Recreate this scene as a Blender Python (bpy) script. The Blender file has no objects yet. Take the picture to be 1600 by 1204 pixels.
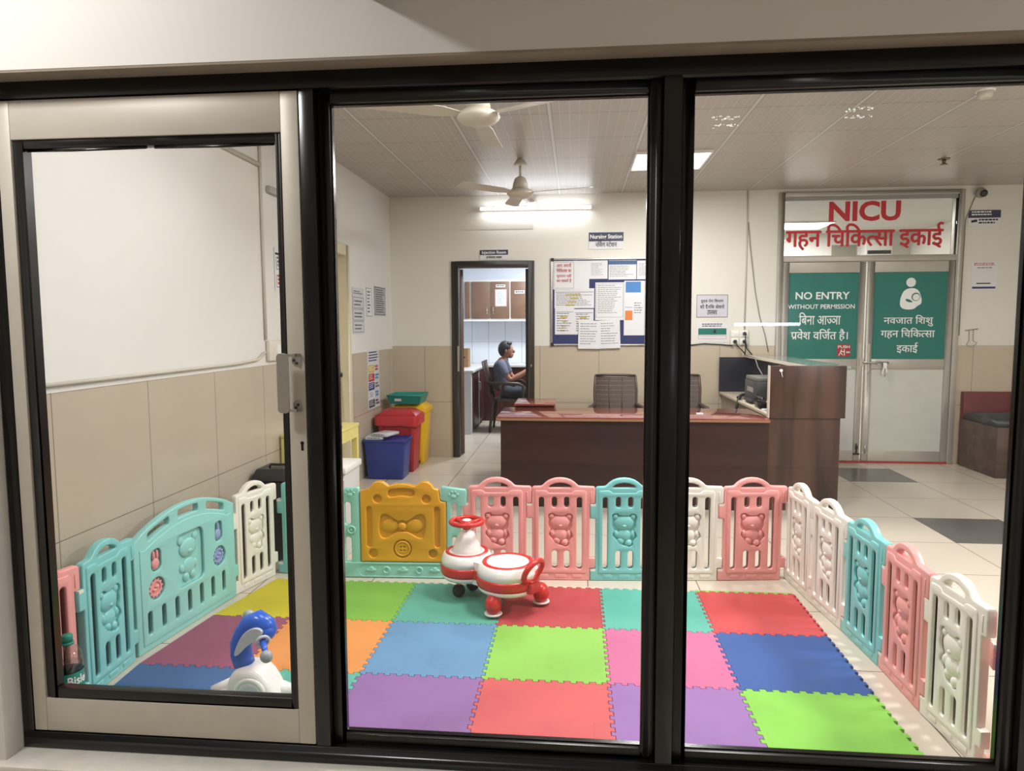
import bpy, bmesh, math, random
from mathutils import Vector, Matrix
random.seed(7)
PI = math.pi
S = bpy.context.scene
COL = S.collection

# ------------------------------------------------------------------ camera
EYE = Vector((0, 0, 1.4245))
PITCH, YAW, ROLL, FPX = 0.08672, 0.09158, -0.00375, 1090.92
_fw = Vector((-math.sin(YAW)*math.cos(PITCH), math.cos(YAW)*math.cos(PITCH), -math.sin(PITCH)))
_rt = Vector((math.cos(YAW), math.sin(YAW), 0)); _up = _rt.cross(_fw)
_r2 = _rt*math.cos(ROLL) + _up*math.sin(ROLL); _u2 = -_rt*math.sin(ROLL) + _up*math.cos(ROLL)
cam = bpy.data.cameras.new('camera'); cam.sensor_width = 36; cam.lens = FPX/1600*36
cam.clip_start = 0.05; cam.clip_end = 100
camo = bpy.data.objects.new('camera', cam); COL.objects.link(camo)
camo.matrix_world = Matrix(((_r2.x, _u2.x, -_fw.x, EYE.x), (_r2.y, _u2.y, -_fw.y, EYE.y), (_r2.z, _u2.z, -_fw.z, EYE.z), (0, 0, 0, 1)))
S.camera = camo

# ------------------------------------------------------------------ world, exposure, area lights
W = bpy.data.worlds.new('world'); S.world = W; W.use_nodes = True
W.node_tree.nodes['Background'].inputs[0].default_value = (0.85, 0.9, 1, 1)
W.node_tree.nodes['Background'].inputs[1].default_value = 0.12
S.view_settings.view_transform = 'Standard'; S.view_settings.look = 'None'
S.view_settings.gamma = 1; S.view_settings.use_curve_mapping = False
S.view_settings.exposure = 0.08

def area(name, loc, rot, sx, sy, power, col=(1, 0.985, 0.965)):
    l = bpy.data.lights.new(name, 'AREA'); l.shape = 'RECTANGLE'; l.size = sx; l.size_y = sy
    l.energy = power; l.color = col
    o = bpy.data.objects.new(name, l); o.location = loc; o.rotation_euler = rot; COL.objects.link(o); return o

DOWN = (0, 0, 0)
HALL = 50
area('hall_panel_glow', (0.757, 5.97, 2.735), DOWN, 0.56, 0.56, HALL)
area('hall_panel_glow', (0.4, 3.3, 2.735), DOWN, 0.56, 0.56, HALL*1.0)
area('hall_panel_glow', (-0.9, 2.65, 2.735), DOWN, 0.56, 0.56, HALL*0.22)
area('hall_panel_glow', (3.0, 3.0, 2.735), DOWN, 0.56, 0.56, HALL*1.8)
area('tube_glow', (-0.425, 7.285, 2.625), (PI*0.30, 0, 0), 1.1, 0.05, 1.5, (0.93, 0.96, 1))
area('nicu_panel_glow', (2.94, 9.62, 2.69), DOWN, 0.6, 0.6, 60)
area('injection_room_glow', (-0.3, 9.3, 2.66), DOWN, 0.6, 0.6, 80, (0.95, 0.97, 1))
area('corridor_panel_glow', (-1.9, 1.0, 3.02), DOWN, 0.3, 0.3, 36)
area('corridor_panel_glow', (4.3, -.2, 3.02), DOWN, 0.6, 0.6, 40)

# ------------------------------------------------------------------ materials
def lin(c):
    c = c/255.0
    return c/12.92 if c <= 0.04045 else ((c+0.055)/1.055)**2.4
def RGB(c): return (lin(c[0]), lin(c[1]), lin(c[2]), 1)
class NT:
    def __init__(s, name):
        s.m = bpy.data.materials.new(name); s.m.use_nodes = True
        s.t = s.m.node_tree; s.n = s.t.nodes; s.b = s.n['Principled BSDF']; s.out = s.n['Material Output']
    def new(s, typ, **kw):
        n = s.n.new(typ)
        for k, v in kw.items(): setattr(n, k, v)
        return n
    def lk(s, a, b): s.t.links.new(a, b)
    def math(s, op, a, b=None, c=None):
        n = s.new('ShaderNodeMath', operation=op)
        for i, v in enumerate((a, b, c)):
            if v is None: continue
            if isinstance(v, (int, float)): n.inputs[i].default_value = v
            else: s.lk(v, n.inputs[i])
        return n.outputs[0]
    def mix(s, f, a, b):
        n = s.new('ShaderNodeMix', data_type='RGBA')
        for i, v in ((0, f), (6, a), (7, b)):
            if isinstance(v, (int, float)): n.inputs[i].default_value = v
            elif isinstance(v, tuple): n.inputs[i].default_value = v
            else: s.lk(v, n.inputs[i])
        return n.outputs[2]
    def pos(s):
        g = s.new('ShaderNodeNewGeometry'); x = s.new('ShaderNodeSeparateXYZ'); s.lk(g.outputs['Position'], x.inputs[0]); return g.outputs['Position'], x.outputs
    def noise(s, vec, scale, detail=4, rough=0.55):
        n = s.new('ShaderNodeTexNoise'); n.inputs['Scale'].default_value = scale; n.inputs['Detail'].default_value = detail; n.inputs['Roughness'].default_value = rough
        if vec is not None: s.lk(vec, n.inputs['Vector'])
        return n.outputs['Fac']
    def lines(s, axis, period, phase, width):      # 1 on a line, 0 elsewhere
        f = s.math('FRACT', s.math('ADD', s.math('DIVIDE', s.math('SUBTRACT', axis, phase), period), 100.5))
        return s.math('LESS_THAN', s.math('ABSOLUTE', s.math('SUBTRACT', f, 0.5)), width/period/2)
    def bump(s, h, strength, dist=0.002):
        b = s.new('ShaderNodeBump'); b.inputs['Strength'].default_value = strength; b.inputs['Distance'].default_value = dist
        s.lk(h, b.inputs['Height']); s.lk(b.outputs[0], s.b.inputs['Normal'])
def M(name, rgb, rough=0.5, metal=0.0, spec=0.5, var=0.06, vs=5.0, bump=0.0, bs=60.0, coat=0.0, trans=0.0):
    k = NT(name); c = RGB(rgb)
    tc = k.new('ShaderNodeTexCoord').outputs['Object']
    nz = k.noise(tc, vs)
    dk = tuple(v*(1-var*2.2) for v in c[:3])+(1,); lt = tuple(min(1, v*(1+var)) for v in c[:3])+(1,)
    k.lk(k.mix(nz, dk, lt), k.b.inputs['Base Color'])
    k.b.inputs['Roughness'].default_value = rough; k.b.inputs['Metallic'].default_value = metal
    k.b.inputs['Specular IOR Level'].default_value = spec
    if coat: k.b.inputs['Coat Weight'].default_value = coat; k.b.inputs['Coat Roughness'].default_value = 0.08
    if trans: k.b.inputs['Transmission Weight'].default_value = trans
    if bump: k.bump(k.noise(tc, bs), bump)
    return k.m
def emit(name, rgb, st):
    k = NT(name); k.b.inputs['Base Color'].default_value = (0.8, 0.8, 0.8, 1)
    k.b.inputs['Emission Color'].default_value = RGB(rgb); k.b.inputs['Emission Strength'].default_value = st
    return k.m
def glass(name, tint=(1, 1, 1), f0=0.035, dirt=0.0):
    k = NT(name)
    lw = k.new('ShaderNodeLayerWeight'); lw.inputs['Blend'].default_value = 0.5
    f = k.math('ADD', k.math('MULTIPLY', k.math('POWER', lw.outputs['Facing'], 5.0), 0.9), f0)
    tr = k.new('ShaderNodeBsdfTransparent'); tr.inputs[0].default_value = tint+(1,)
    gl = k.new('ShaderNodeBsdfGlossy'); gl.inputs['Roughness'].default_value = 0.01
    mx = k.new('ShaderNodeMixShader'); k.lk(f, mx.inputs[0]); k.lk(tr.outputs[0], mx.inputs[1]); k.lk(gl.outputs[0], mx.inputs[2])
    last = mx.outputs[0]
    if dirt:
        p, _ = k.pos(); sm = k.math('MULTIPLY', k.math('POWER', k.noise(p, 3.0, 6), 3.0), dirt)
        d = k.new('ShaderNodeBsdfDiffuse'); d.inputs[0].default_value = (0.8, 0.8, 0.78, 1)
        m2 = k.new('ShaderNodeMixShader'); k.lk(sm, m2.inputs[0]); k.lk(last, m2.inputs[1]); k.lk(d.outputs[0], m2.inputs[2]); last = m2.outputs[0]
    k.lk(last, k.out.inputs[0])
    return k.m
def tiles(name, rgb, ax, per, ph, rough=0.25, grout=(120, 112, 100), width=0.004, var=0.05):
    k = NT(name); p, x = k.pos(); c = RGB(rgb)
    nz = k.noise(p, 2.2, 6)
    base = k.mix(nz, tuple(v*(1-var*2) for v in c[:3])+(1,), tuple(min(1, v*(1+var)) for v in c[:3])+(1,))
    l = k.math('MAXIMUM', k.lines(x[ax[0]], per[0], ph[0], width), k.lines(x[ax[1]], per[1], ph[1], width))
    k.lk(k.mix(l, base, RGB(grout)), k.b.inputs['Base Color'])
    k.b.inputs['Roughness'].default_value = rough
    k.bump(k.math('SUBTRACT', 1.0, l), 0.4, 0.001)
    return k.m
def wood(name, a, b, ax=2, rough=0.3, scale=1.0):
    k = NT(name); tc = k.new('ShaderNodeTexCoord').outputs['Object']
    mp = k.new('ShaderNodeMapping'); sc = [9*scale, 9*scale, 9*scale]; sc[ax] = 0.9*scale; mp.inputs['Scale'].default_value = sc
    k.lk(tc, mp.inputs[0])
    n = k.noise(mp.outputs[0], 1.1, 5, 0.5)
    r = k.new('ShaderNodeValToRGB'); k.lk(n, r.inputs[0])
    r.color_ramp.elements[0].position = 0.40; r.color_ramp.elements[0].color = RGB(a)
    r.color_ramp.elements[1].position = 0.64; r.color_ramp.elements[1].color = RGB(b)
    k.lk(r.outputs[0], k.b.inputs['Base Color']); k.b.inputs['Roughness'].default_value = rough
    return k.m

m_paint = M('white wall paint', (226, 224, 218), 0.6, var=0.03, vs=1.5)
m_paint_cream = M('cream wall paint', (226, 223, 212), 0.55, var=0.03, vs=1.2)
m_corr = M('corridor wall paint', (222, 218, 212), 0.6, var=0.03, vs=1.5)
m_soffit = M('bare plaster edge', (150, 138, 122), 0.8, var=0.12, vs=9)
m_sill = M('white sill paint', (225, 220, 210), 0.5, var=0.1, vs=14)
m_tile_back = tiles('beige wall tile back', (196, 182, 160), (0, 2), (0.62, 0.6), (-1.62, 0.0))
m_tile_left = tiles('beige wall tile side', (190, 178, 160), (1, 2), (0.6, 0.6), (2.45, 0.0))
m_tile_corr = tiles('corridor tile', (205, 190, 170), (0, 2), (0.6, 0.6), (-1.78, 0.045))
m_tile_white = tiles('white glazed tile', (222, 228, 236), (0, 2), (0.26, 0.33), (-1.62, 0.83), 0.15, (150, 155, 160), 0.006)
m_alu = M('anodised aluminium', (200, 193, 180), 0.45, 0.12, var=0.07, vs=8)
m_alu_door = M('aged aluminium', (184, 180, 170), 0.4, 0.4, var=0.08, vs=6)
m_black = M('black enamel', (17, 16, 16), 0.22, var=0.15, vs=18)
m_bead = M('black bead', (26, 22, 20), 0.3, var=0.2, vs=30)
m_glass = glass('window glass', f0=0.022, dirt=0.0)
m_glass2 = glass('transom glass', f0=0.06)
m_steel = M('brushed steel', (190, 185, 178), 0.35, 0.8, var=0.06)
m_dark = M('dark metal', (30, 30, 32), 0.5)
m_white_p = M('white plastic', (240, 239, 234), 0.3, var=0.02)
m_paper = M('white paper', (226, 226, 228), 0.7, var=0.03, vs=8)
m_ink = M('grey print', (98, 98, 104), 0.8)
m_ink_dk = M('black print', (38, 38, 44), 0.8)
m_ink_red = M('red print', (196, 40, 48), 0.6)
m_ink_white = M('white print', (245, 247, 246), 0.6)
m_ink_blue = M('blue print', (52, 60, 112), 0.7)
m_ink_sky = M('sky blue print', (70, 132, 196), 0.6)
m_ink_orange = M('orange print', (222, 130, 62), 0.6)
m_ink_yel = M('yellow print', (206, 186, 90), 0.7)
m_navy = M('navy sign face', (46, 48, 76), 0.5)
m_green = M('green vinyl', (14, 116, 104), 0.5, var=0.05, vs=2)
m_red_vinyl = M('red vinyl', (196, 30, 38), 0.45)

# ------------------------------------------------------------------ mesh helpers
class MB:
    def __init__(s): s.v = []; s.f = []; s.sm = []
    def add(s, vs, fs, smooth=False):
        o = len(s.v); s.v += [tuple(v) for v in vs]
        for f in fs: s.f.append([i+o for i in f]); s.sm.append(smooth)
        return s
    def box(s, x0, x1, y0, y1, z0, z1, M4=None):
        vs = [Vector((x, y, z)) for z in (z0, z1) for y in (y0, y1) for x in (x0, x1)]
        if M4: vs = [M4 @ v for v in vs]
        return s.add(vs, [(0, 2, 3, 1), (4, 5, 7, 6), (0, 1, 5, 4), (2, 6, 7, 3), (0, 4, 6, 2), (1, 3, 7, 5)])
    def frustum(s, r0, r1):      # r = (x0,x1,y0,y1,z)
        vs = []
        for r in (r0, r1): vs += [(r[0], r[2], r[4]), (r[1], r[2], r[4]), (r[0], r[3], r[4]), (r[1], r[3], r[4])]
        return s.add(vs, [(0, 2, 3, 1), (4, 5, 7, 6), (0, 1, 5, 4), (2, 6, 7, 3), (0, 4, 6, 2), (1, 3, 7, 5)])
    def tube(s, pts, r, n=10, cap=True, closed=False):
        pts = [Vector(p) for p in pts]; rs = r if isinstance(r, (list, tuple)) else [r]*len(pts)
        rings = []; ref = None
        for i, p in enumerate(pts):
            a = pts[i-1] if (i or closed) else p; b = pts[(i+1) % len(pts)] if (i < len(pts)-1 or closed) else p
            t = (b-a).normalized()
            if ref is None or abs(ref.dot(t)) > 0.95:
                ref = Vector((0, 0, 1)) if abs(t.z) < 0.9 else Vector((1, 0, 0))
            u = (ref - t*ref.dot(t)).normalized(); w = t.cross(u); ref = u
            rings.append([p + (u*math.cos(2*PI*k/n) + w*math.sin(2*PI*k/n))*rs[i] for k in range(n)])
        vs = [v for q in rings for v in q]; fs = []
        m = len(rings)
        for i in range(m if closed else m-1):
            for k in range(n):
                j = (i+1) % m
                fs.append((i*n+k, i*n+(k+1) % n, j*n+(k+1) % n, j*n+k))
        s.add(vs, fs, True)
        if cap and not closed:
            s.add(rings[0], [tuple(reversed(range(n)))]); s.add(rings[-1], [tuple(range(n))])
        return s
    def lathe(s, prof, c=(0, 0, 0), n=32, M4=None, cap=True):    # prof: [(r,z)]
        vs = []
        for r, z in prof:
            for k in range(n):
                v = Vector((r*math.cos(2*PI*k/n), r*math.sin(2*PI*k/n), z))
                if M4: v = M4 @ v
                vs.append(v + Vector(c))
        fs = []
        for i in range(len(prof)-1):
            for k in range(n):
                fs.append((i*n+k, i*n+(k+1) % n, (i+1)*n+(k+1) % n, (i+1)*n+k))
        s.add(vs, fs, True)
        if cap:
            s.add(vs[:n], [tuple(reversed(range(n)))]); s.add(vs[-n:], [tuple(range(n))])
        return s
    def ell(s, c, r, n=14, m=9, M4=None):
        c = Vector(c); vs = []; fs = []
        for i in range(m+1):
            th = PI*i/m
            for k in range(n):
                ph = 2*PI*k/n
                v = Vector((r[0]*math.sin(th)*math.cos(ph), r[1]*math.sin(th)*math.sin(ph), r[2]*math.cos(th)))
                if M4: v = M4 @ v
                vs.append(c+v)
        for i in range(m):
            for k in range(n): fs.append((i*n+k, (i+1)*n+k, (i+1)*n+(k+1) % n, i*n+(k+1) % n))
        return s.add(vs, fs, True)
    def merge(s, me, M4=None, smooth=False):
        vs = [(M4 @ v.co) if M4 else v.co for v in me.vertices]
        return s.add(vs, [tuple(p.vertices) for p in me.polygons], smooth)
    def mesh(s, name, mats):
        me = bpy.data.meshes.new(name); me.from_pydata(s.v, [], s.f); me.validate(); 
        b = bmesh.new(); b.from_mesh(me); bmesh.ops.remove_doubles(b, verts=b.verts, dist=1e-6); bmesh.ops.recalc_face_normals(b, faces=b.faces); b.to_mesh(me); b.free()
        for m in (mats if isinstance(mats, list) else [mats]): me.materials.append(m)
        return me
    def build(s, name, mat, parent=None, loc=None, bevel=0.0, smooth=None, seg=2):
        me = bpy.data.meshes.new(name); me.from_pydata(s.v, [], s.f)
        for p, q in zip(me.polygons, s.sm): p.use_smooth = q
        b = bmesh.new(); b.from_mesh(me); bmesh.ops.remove_doubles(b, verts=b.verts, dist=1e-6); bmesh.ops.recalc_face_normals(b, faces=b.faces)
        if bevel:
            es = [e for e in b.edges if len(e.link_faces) == 2 and e.calc_face_angle(0) > 0.7]
            bmesh.ops.bevel(b, geom=es, offset=bevel, segments=seg, affect='EDGES', profile=0.5)
        b.to_mesh(me); b.free()
        if bevel:
            for p in me.polygons: p.use_smooth = True
            try: me.set_sharp_from_angle(angle=0.6)
            except Exception: pass
        me.materials.append(mat)
        o = bpy.data.objects.new(name, me); COL.objects.link(o)
        if parent: o.parent = parent
        if loc: o.location = loc
        return o
def link_mesh(name, me, mat=None, parent=None, loc=None):
    if mat is not None: me.materials.clear(); me.materials.append(mat)
    o = bpy.data.objects.new(name, me); COL.objects.link(o)
    if parent: o.parent = parent
    if loc: o.location = loc
    return o
def tag(o, label=None, cat=None, group=None, kind=None):
    if label: o['label'] = label
    if cat: o['category'] = cat
    if group: o['group'] = group
    if kind: o['kind'] = kind
    return o
def thing(name, label, cat, loc=(0, 0, 0), rz=0.0, group=None):
    o = bpy.data.objects.new(name, None); o.empty_display_size = 0.1; COL.objects.link(o)
    o.location = loc; o.rotation_euler = (0, 0, rz); return tag(o, label, cat, group)
def struct(name, mb, mat, parent=None, bevel=0):
    o = mb.build(name, mat, parent, bevel=bevel)
    if not parent: o['kind'] = 'structure'
    return o
def sroot(name, loc=(0, 0, 0)):
    o = bpy.data.objects.new(name, None); COL.objects.link(o); o.location = loc; o['kind'] = 'structure'; return o
def _eval(o):
    bpy.context.view_layer.update()
    dg = bpy.context.evaluated_depsgraph_get()
    me = bpy.data.meshes.new_from_object(o.evaluated_get(dg)); d = o.data
    bpy.data.objects.remove(o); bpy.data.curves.remove(d); return me
def shape(outer, holes=(), depth=0.02, bevel=0.0, shrink=None, res=2):
    """filled 2D outline with holes, extruded; returned standing in XZ with thickness along Y (front = -Y)"""
    c = bpy.data.curves.new('c', 'CURVE'); c.dimensions = '2D'; c.fill_mode = 'BOTH'
    c.extrude = max(depth/2-bevel, 0.00005); c.bevel_depth = bevel; c.bevel_resolution = res
    c.offset = -bevel if shrink is None else shrink
    for pts in [outer]+list(holes):
        sp = c.splines.new('POLY'); sp.points.add(len(pts)-1); sp.use_cyclic_u = True
        for p, q in zip(sp.points, pts): p.co = (q[0], q[1], 0, 1)
    o = bpy.data.objects.new('c', c); COL.objects.link(o)
    me = _eval(o)
    me.transform(Matrix.Rotation(PI/2, 4, 'X'))
    return me
def flat(me): me.transform(Matrix.Rotation(-PI/2, 4, 'X')); return me    # back into XY, thickness along Z
def rrect(x0, x1, z0, z1, r, n=5):
    r = min(r, (x1-x0)/2-1e-5, (z1-z0)/2-1e-5); out = []
    for cx, cz, a in ((x1-r, z1-r, 0), (x0+r, z1-r, 90), (x0+r, z0+r, 180), (x1-r, z0+r, 270)):
        for k in range(n+1):
            t = math.radians(a+90*k/n); out.append((cx+r*math.cos(t), cz+r*math.sin(t)))
    return out
def circ(cx, cz, r, n=20): return [(cx+r*math.cos(2*PI*k/n), cz+r*math.sin(2*PI*k/n)) for k in range(n)]
def smooth_poly(pts, it=2):
    for _ in range(it):
        q = []
        for i, p in enumerate(pts):
            a = pts[(i+1) % len(pts)]
            q += [(p[0]*.75+a[0]*.25, p[1]*.75+a[1]*.25), (p[0]*.25+a[0]*.75, p[1]*.25+a[1]*.75)]
        pts = q
    return pts
def soften(me, ang=0.7):
    for p in me.polygons: p.use_smooth = True
    try: me.set_sharp_from_angle(angle=ang)
    except Exception: pass
    return me

# text -------------------------------------------------------------
_tc = {}
def raw_text(s, bold=0.0):
    if (s, bold) not in _tc:
        c = bpy.data.curves.new('t', 'FONT'); c.body = s; c.size = 1; c.resolution_u = 3; c.offset = bold
        o = bpy.data.objects.new('t', c); COL.objects.link(o); _tc[(s, bold)] = _eval(o)
    return _tc[(s, bold)]
def xmax(s): return max([v.co.x for v in raw_text(s).vertices] or [0])
def adv(s): return xmax(s+'\u0964'*5)-xmax('\u0964'*5)
def half(s, bold, cut):
    b = bmesh.new(); b.from_mesh(raw_text(s, bold))
    lim = adv(s)*cut
    bmesh.ops.bisect_plane(b, geom=b.verts[:]+b.edges[:]+b.faces[:], plane_co=(lim, 0, 0), plane_no=(1, 0, 0), clear_outer=True)
    me = bpy.data.meshes.new('h'); b.to_mesh(me); b.free(); return me, lim
def stroke(pts, w):
    mb = MB()
    for (a, b) in zip(pts, pts[1:]):
        a, b = Vector((a[0], a[1], 0)), Vector((b[0], b[1], 0)); d = (b-a).normalized(); n = Vector((-d.y, d.x, 0))*w/2
        mb.add([a-n, b-n, b+n, a+n], [(0, 1, 2, 3)])
    return mb
def text_mb(tokens, bold=0.0):
    """tokens: plain strings in visual order; ('h', letter) half form; ('r',) rakar stroke under the letter before; ('reph',) hook above"""
    if isinstance(tokens, str): tokens = [tokens]
    out = MB(); x = 0.0; lay = 0; DL = .00006
    deva = any(not isinstance(t, str) or any(ord(ch) > 0x900 for ch in t) for t in tokens)
    full, bold = bold, (0.0 if deva else bold)
    for t in tokens:
        lay += 1
        if isinstance(t, str):
            for ch in (t if deva else [t]):
                lay += 1; out.merge(raw_text(ch, bold), Matrix.Translation((x, 0, DL*(lay % 7)))); x += adv(ch)
        elif t[0] == 'h':
            me, w = half(t[1], bold, t[2] if len(t) > 2 else 0.62); out.merge(me, Matrix.Translation((x, 0, DL*(lay % 7)))); x += w
        elif t[0] == 'r':
            q = stroke([(x-0.17, 0.22), (x-0.40, 0.03)], 0.075+bold*2); out.add([(v[0], v[1], DL*(lay % 7)) for v in q.v], q.f)
        elif t[0] == 'reph':
            dx = t[1] if len(t) > 1 else -0.12
            q = stroke([(x+dx, 0.64), (x+dx-0.10, 0.74), (x+dx-0.08, 0.84), (x+dx+0.03, 0.88), (x+dx+0.10, 0.83)], 0.07+bold*2); out.add([(v[0], v[1], DL*(lay % 7)) for v in q.v], q.f)
    if deva and full:
        base_v, base_f = list(out.v), list(out.f)
        for k, (du, dv) in enumerate(((-full, 0), (full, 0), (0, full*.6), (0, -full*.6))): out.add([(v[0]+du, v[1]+dv, v[2]+DL*7*(k+1)) for v in base_v], base_f)
    return out
def text_on(name, tokens, mat, parent, cx, y, z, width=None, height=None, bold=0.0, align='c', depth=0.0):
    """text standing in XZ at depth y, facing -Y, baseline z, fitted to a width (and squeezed to height if given)"""
    t = text_mb(tokens, bold)
    xs = [v[0] for v in t.v]; zs = [v[1] for v in t.v]; w = max(xs)-min(xs); h = max(zs)-min(zs)
    sx = width/w if width else height/h; sz = height/h if height else sx
    mb = MB()
    mid = (max(xs)+min(xs))/2 if align == 'c' else min(xs)
    mb.add([(cx+(v[0]-mid)*sx, y-v[2], z+v[1]*sz) for v in t.v], t.f)
    return mb.build(name, mat, parent)
def print_rows(name, mat, parent, x0, x1, z0, z1, y, rows, fill=0.75, thick=0.45, rnd=None, words=True):
    r = rnd or random; mb = MB(); dz = (z1-z0)/rows
    for i in range(rows):
        zt = z1-i*dz; x = x0; end = x0+(x1-x0)*r.uniform(fill, 1.0)
        while x < end:
            w = min(r.uniform(0.012, 0.035) if words else end-x, end-x)
            if w > 0.004: mb.add([(x, y, zt-dz*thick), (x+w, y, zt-dz*thick), (x+w, y, zt), (x, y, zt)], [(0, 1, 2, 3)])
            x += w+0.006
    return mb.build(name, mat, parent)

# ================================================================== THE SETTING
YB, XL, ZC, XR = 7.389, -1.975, 2.77, 5.6
# floor: 0.6 m tiles, a few of them dark
def floor_mat(name, rgb):
    k = NT(name); p, x = k.pos(); c = RGB(rgb)
    nz = k.noise(p, 1.6, 6)
    base = k.mix(nz, tuple(v*0.93 for v in c[:3])+(1,), tuple(min(1, v*1.05) for v in c[:3])+(1,))
    l = k.math('MAXIMUM', k.lines(x[0], 0.6, 2.47, 0.005), k.lines(x[1], 0.6, 4.68, 0.005))
    k.lk(k.mix(l, base, RGB((104, 96, 84))), k.b.inputs['Base Color']); k.b.inputs['Roughness'].default_value = 0.22
    return k.m
fm = MB(); gx0, gy0 = 2.47-0.6*12, 4.68-0.6*5
dark = {(0, 0), (0, 3), (-3, 6), (3, 1), (3, 4), (-9, -2)}
cells = []
for i in range(-12, 8):
    for j in range(-5, 12):
        x0, y0 = 2.47+0.6*i, 4.68+0.6*j
        fm.add([(x0, y0, 0), (x0+.6, y0, 0), (x0+.6, y0+.6, 0), (x0, y0+.6, 0)], [(0, 1, 2, 3)]); cells.append((i, j) in dark)
fl = struct('floor', fm, floor_mat('cream floor tile', (206, 196, 180)))
fl.data.materials.append(floor_mat('charcoal floor tile', (92, 92, 92)))
for p in fl.data.polygons:
    c = p.center; ij = (math.floor((c.x-2.47)/.6+1e-4), math.floor((c.y-4.68)/.6+1e-4))
    p.material_index = 1 if ij in dark else 0
struct('floor_corridor', MB().box(-3.2, XR, -3, 1.93, -0.06, -0.01), M('corridor floor', (190, 180, 165), 0.25))

# hall ceiling: gypsum tiles in a 0.6 m grid, glossy embossed face
def ceil_mat():
    k = NT('embossed ceiling tile'); p, x = k.pos()
    gx = k.lines(x[0], 0.635, -0.81, 0.02); gy = k.lines(x[1], 0.6, 4.61, 0.012)
    g = k.math('MAXIMUM', gx, gy)
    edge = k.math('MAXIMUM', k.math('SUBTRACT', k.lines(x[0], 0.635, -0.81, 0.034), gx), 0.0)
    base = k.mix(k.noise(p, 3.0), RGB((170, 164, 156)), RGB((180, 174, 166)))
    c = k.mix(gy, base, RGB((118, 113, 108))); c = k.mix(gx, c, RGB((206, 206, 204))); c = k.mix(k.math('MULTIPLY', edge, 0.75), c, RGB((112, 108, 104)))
    k.lk(c, k.b.inputs['Base Color'])
    k.b.inputs['Roughness'].default_value = 0.36; k.b.inputs['Specular IOR Level'].default_value = 0.7
    fx = k.lines(x[0], 0.0635, -0.81, 0.008); fy = k.lines(x[1], 0.03, 4.61, 0.006)
    em = k.math('MAXIMUM', fx, k.math('MULTIPLY', fy, 0.7))
    k.lk(k.mix(k.math('MULTIPLY', em, 0.55), c, RGB((206, 200, 194))), k.b.inputs['Base Color'])  # paler ridges: the tube's glints on the embossing are put into the colour
    k.bump(em, 0.9, 0.003)
    return k.m
struct('ceiling', MB().box(XL, XR, 2.1, YB, ZC, ZC+0.05), ceil_mat())
struct('ceiling_corridor', MB().box(-3.2, XR, -3, 1.93, 3.05, 3.1), m_paint)

# back wall with two openings
IX0, IX1, IZ = -1.32, -0.438, 2.092
NX0, NX1, NZ = 2.03, 3.80, 2.735
wb = MB()
for a, b, z0, z1 in ((XL-.15, IX0, 1.2, ZC), (IX0, IX1, IZ, ZC), (IX1, NX0, 1.2, ZC), (NX0, NX1, NZ, ZC), (NX1, XR, 1.2, ZC)):
    wb.box(a, b, YB, YB+.12, z0, z1)
wall_back = struct('wall_back', wb, m_paint_cream)
td = MB()
for a, b in ((XL-.15, IX0), (IX1, NX0), (NX1, XR)): td.box(a, b, YB-.003, YB+.12, 0, 1.2)
td.build('tile_dado', m_tile_back, wall_back)
MB().box(XL, -0.45, YB-.004, YB, 2.42, ZC-.001).build('plaster_band', m_paint_cream, wall_back, bevel=.0015)
# left wall with a recessed door
LY0, LY1, LZ = 5.08, 5.98, 2.11
wl = MB()
for a, b, z0, z1 in ((2.1, LY0, 1.18, ZC), (LY0, LY1, LZ, ZC), (LY1, YB, 1.18, ZC)): wl.box(XL-.15, XL, a, b, z0, z1)
wall_left = struct('wall_left', wl, m_paint)
td = MB()
for a, b in ((2.1, LY0), (LY1, YB)): td.box(XL-.15, XL+.003, a, b, 0, 1.18)
td.build('tile_dado', m_tile_left, wall_left)
MB().box(XL, XL+.006, 2.1, LY0, 1.174, 1.184).box(XL, XL+.006, LY1, YB, 1.174, 1.184).build('dado_edge', m_paint, wall_left)
struct('wall_right', MB().box(XR, XR+.1, -3, YB, 0, 3.1), m_paint)
# door 3: cream framed door in the left wall
d3 = sroot('door_3', (XL, LY0, 0))
m_cream = M('cream door paint', (222, 212, 182), 0.45, var=0.06, vs=12)
f = MB(); f.box(-.13, .015, 0, .09, 0, LZ); f.box(-.13, .015, .81, .90, 0, LZ); f.box(-.13, .015, .09, .81, LZ-.09, LZ); f.build('door_frame', m_cream, d3, bevel=.004)
f = MB(); f.box(-.125, -.085, .09, .81, .005, LZ-.09); f.build('door_leaf', M('pale grey door leaf', (196, 192, 184), 0.5, vs=3), d3, bevel=.003)
MB().box(-.085, -.07, .73, .80, .005, LZ-.1).box(-.085, -.065, .10, .13, .005, LZ-.1).build('stile_strip', m_cream, d3)
MB().lathe([(.012, 0), (.014, .03), (.02, .05), (.0, .055)], M4=Matrix.Rotation(PI/2, 4, 'Y'), c=(-.085, .77, 1.0), n=12).build('door_knob', m_dark, d3)
# corridor side walls
struct('wall_corridor_back', MB().box(-3.2, XR, -3.1, -3, 0, 3.1), m_corr)
struct('wall_corridor_left', MB().box(-3.3, -3.2, -3, 1.93, 0, 3.1), m_corr)
wf = struct('wall_front', MB().box(-3.2, XR, 1.93, 2.1, 2.156, 3.1).box(-3.2, -1.778, 1.93, 2.06, .0, 2.156).box(2.4, XR, 1.93, 2.1, 0, 2.156), m_corr)
MB().box(-1.778, 2.4, 1.931, 2.07, 2.149, 2.1565).build('bare_soffit', m_soffit, wf)
sl = struct('trim_2', MB().box(-1.90, 2.4, 1.90, 2.04, -.01, .067), m_sill, bevel=.006)
struct('trim_3', MB().box(-3.2, 2.4, 1.885, 1.9, -.01, .045), m_tile_corr)

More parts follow.
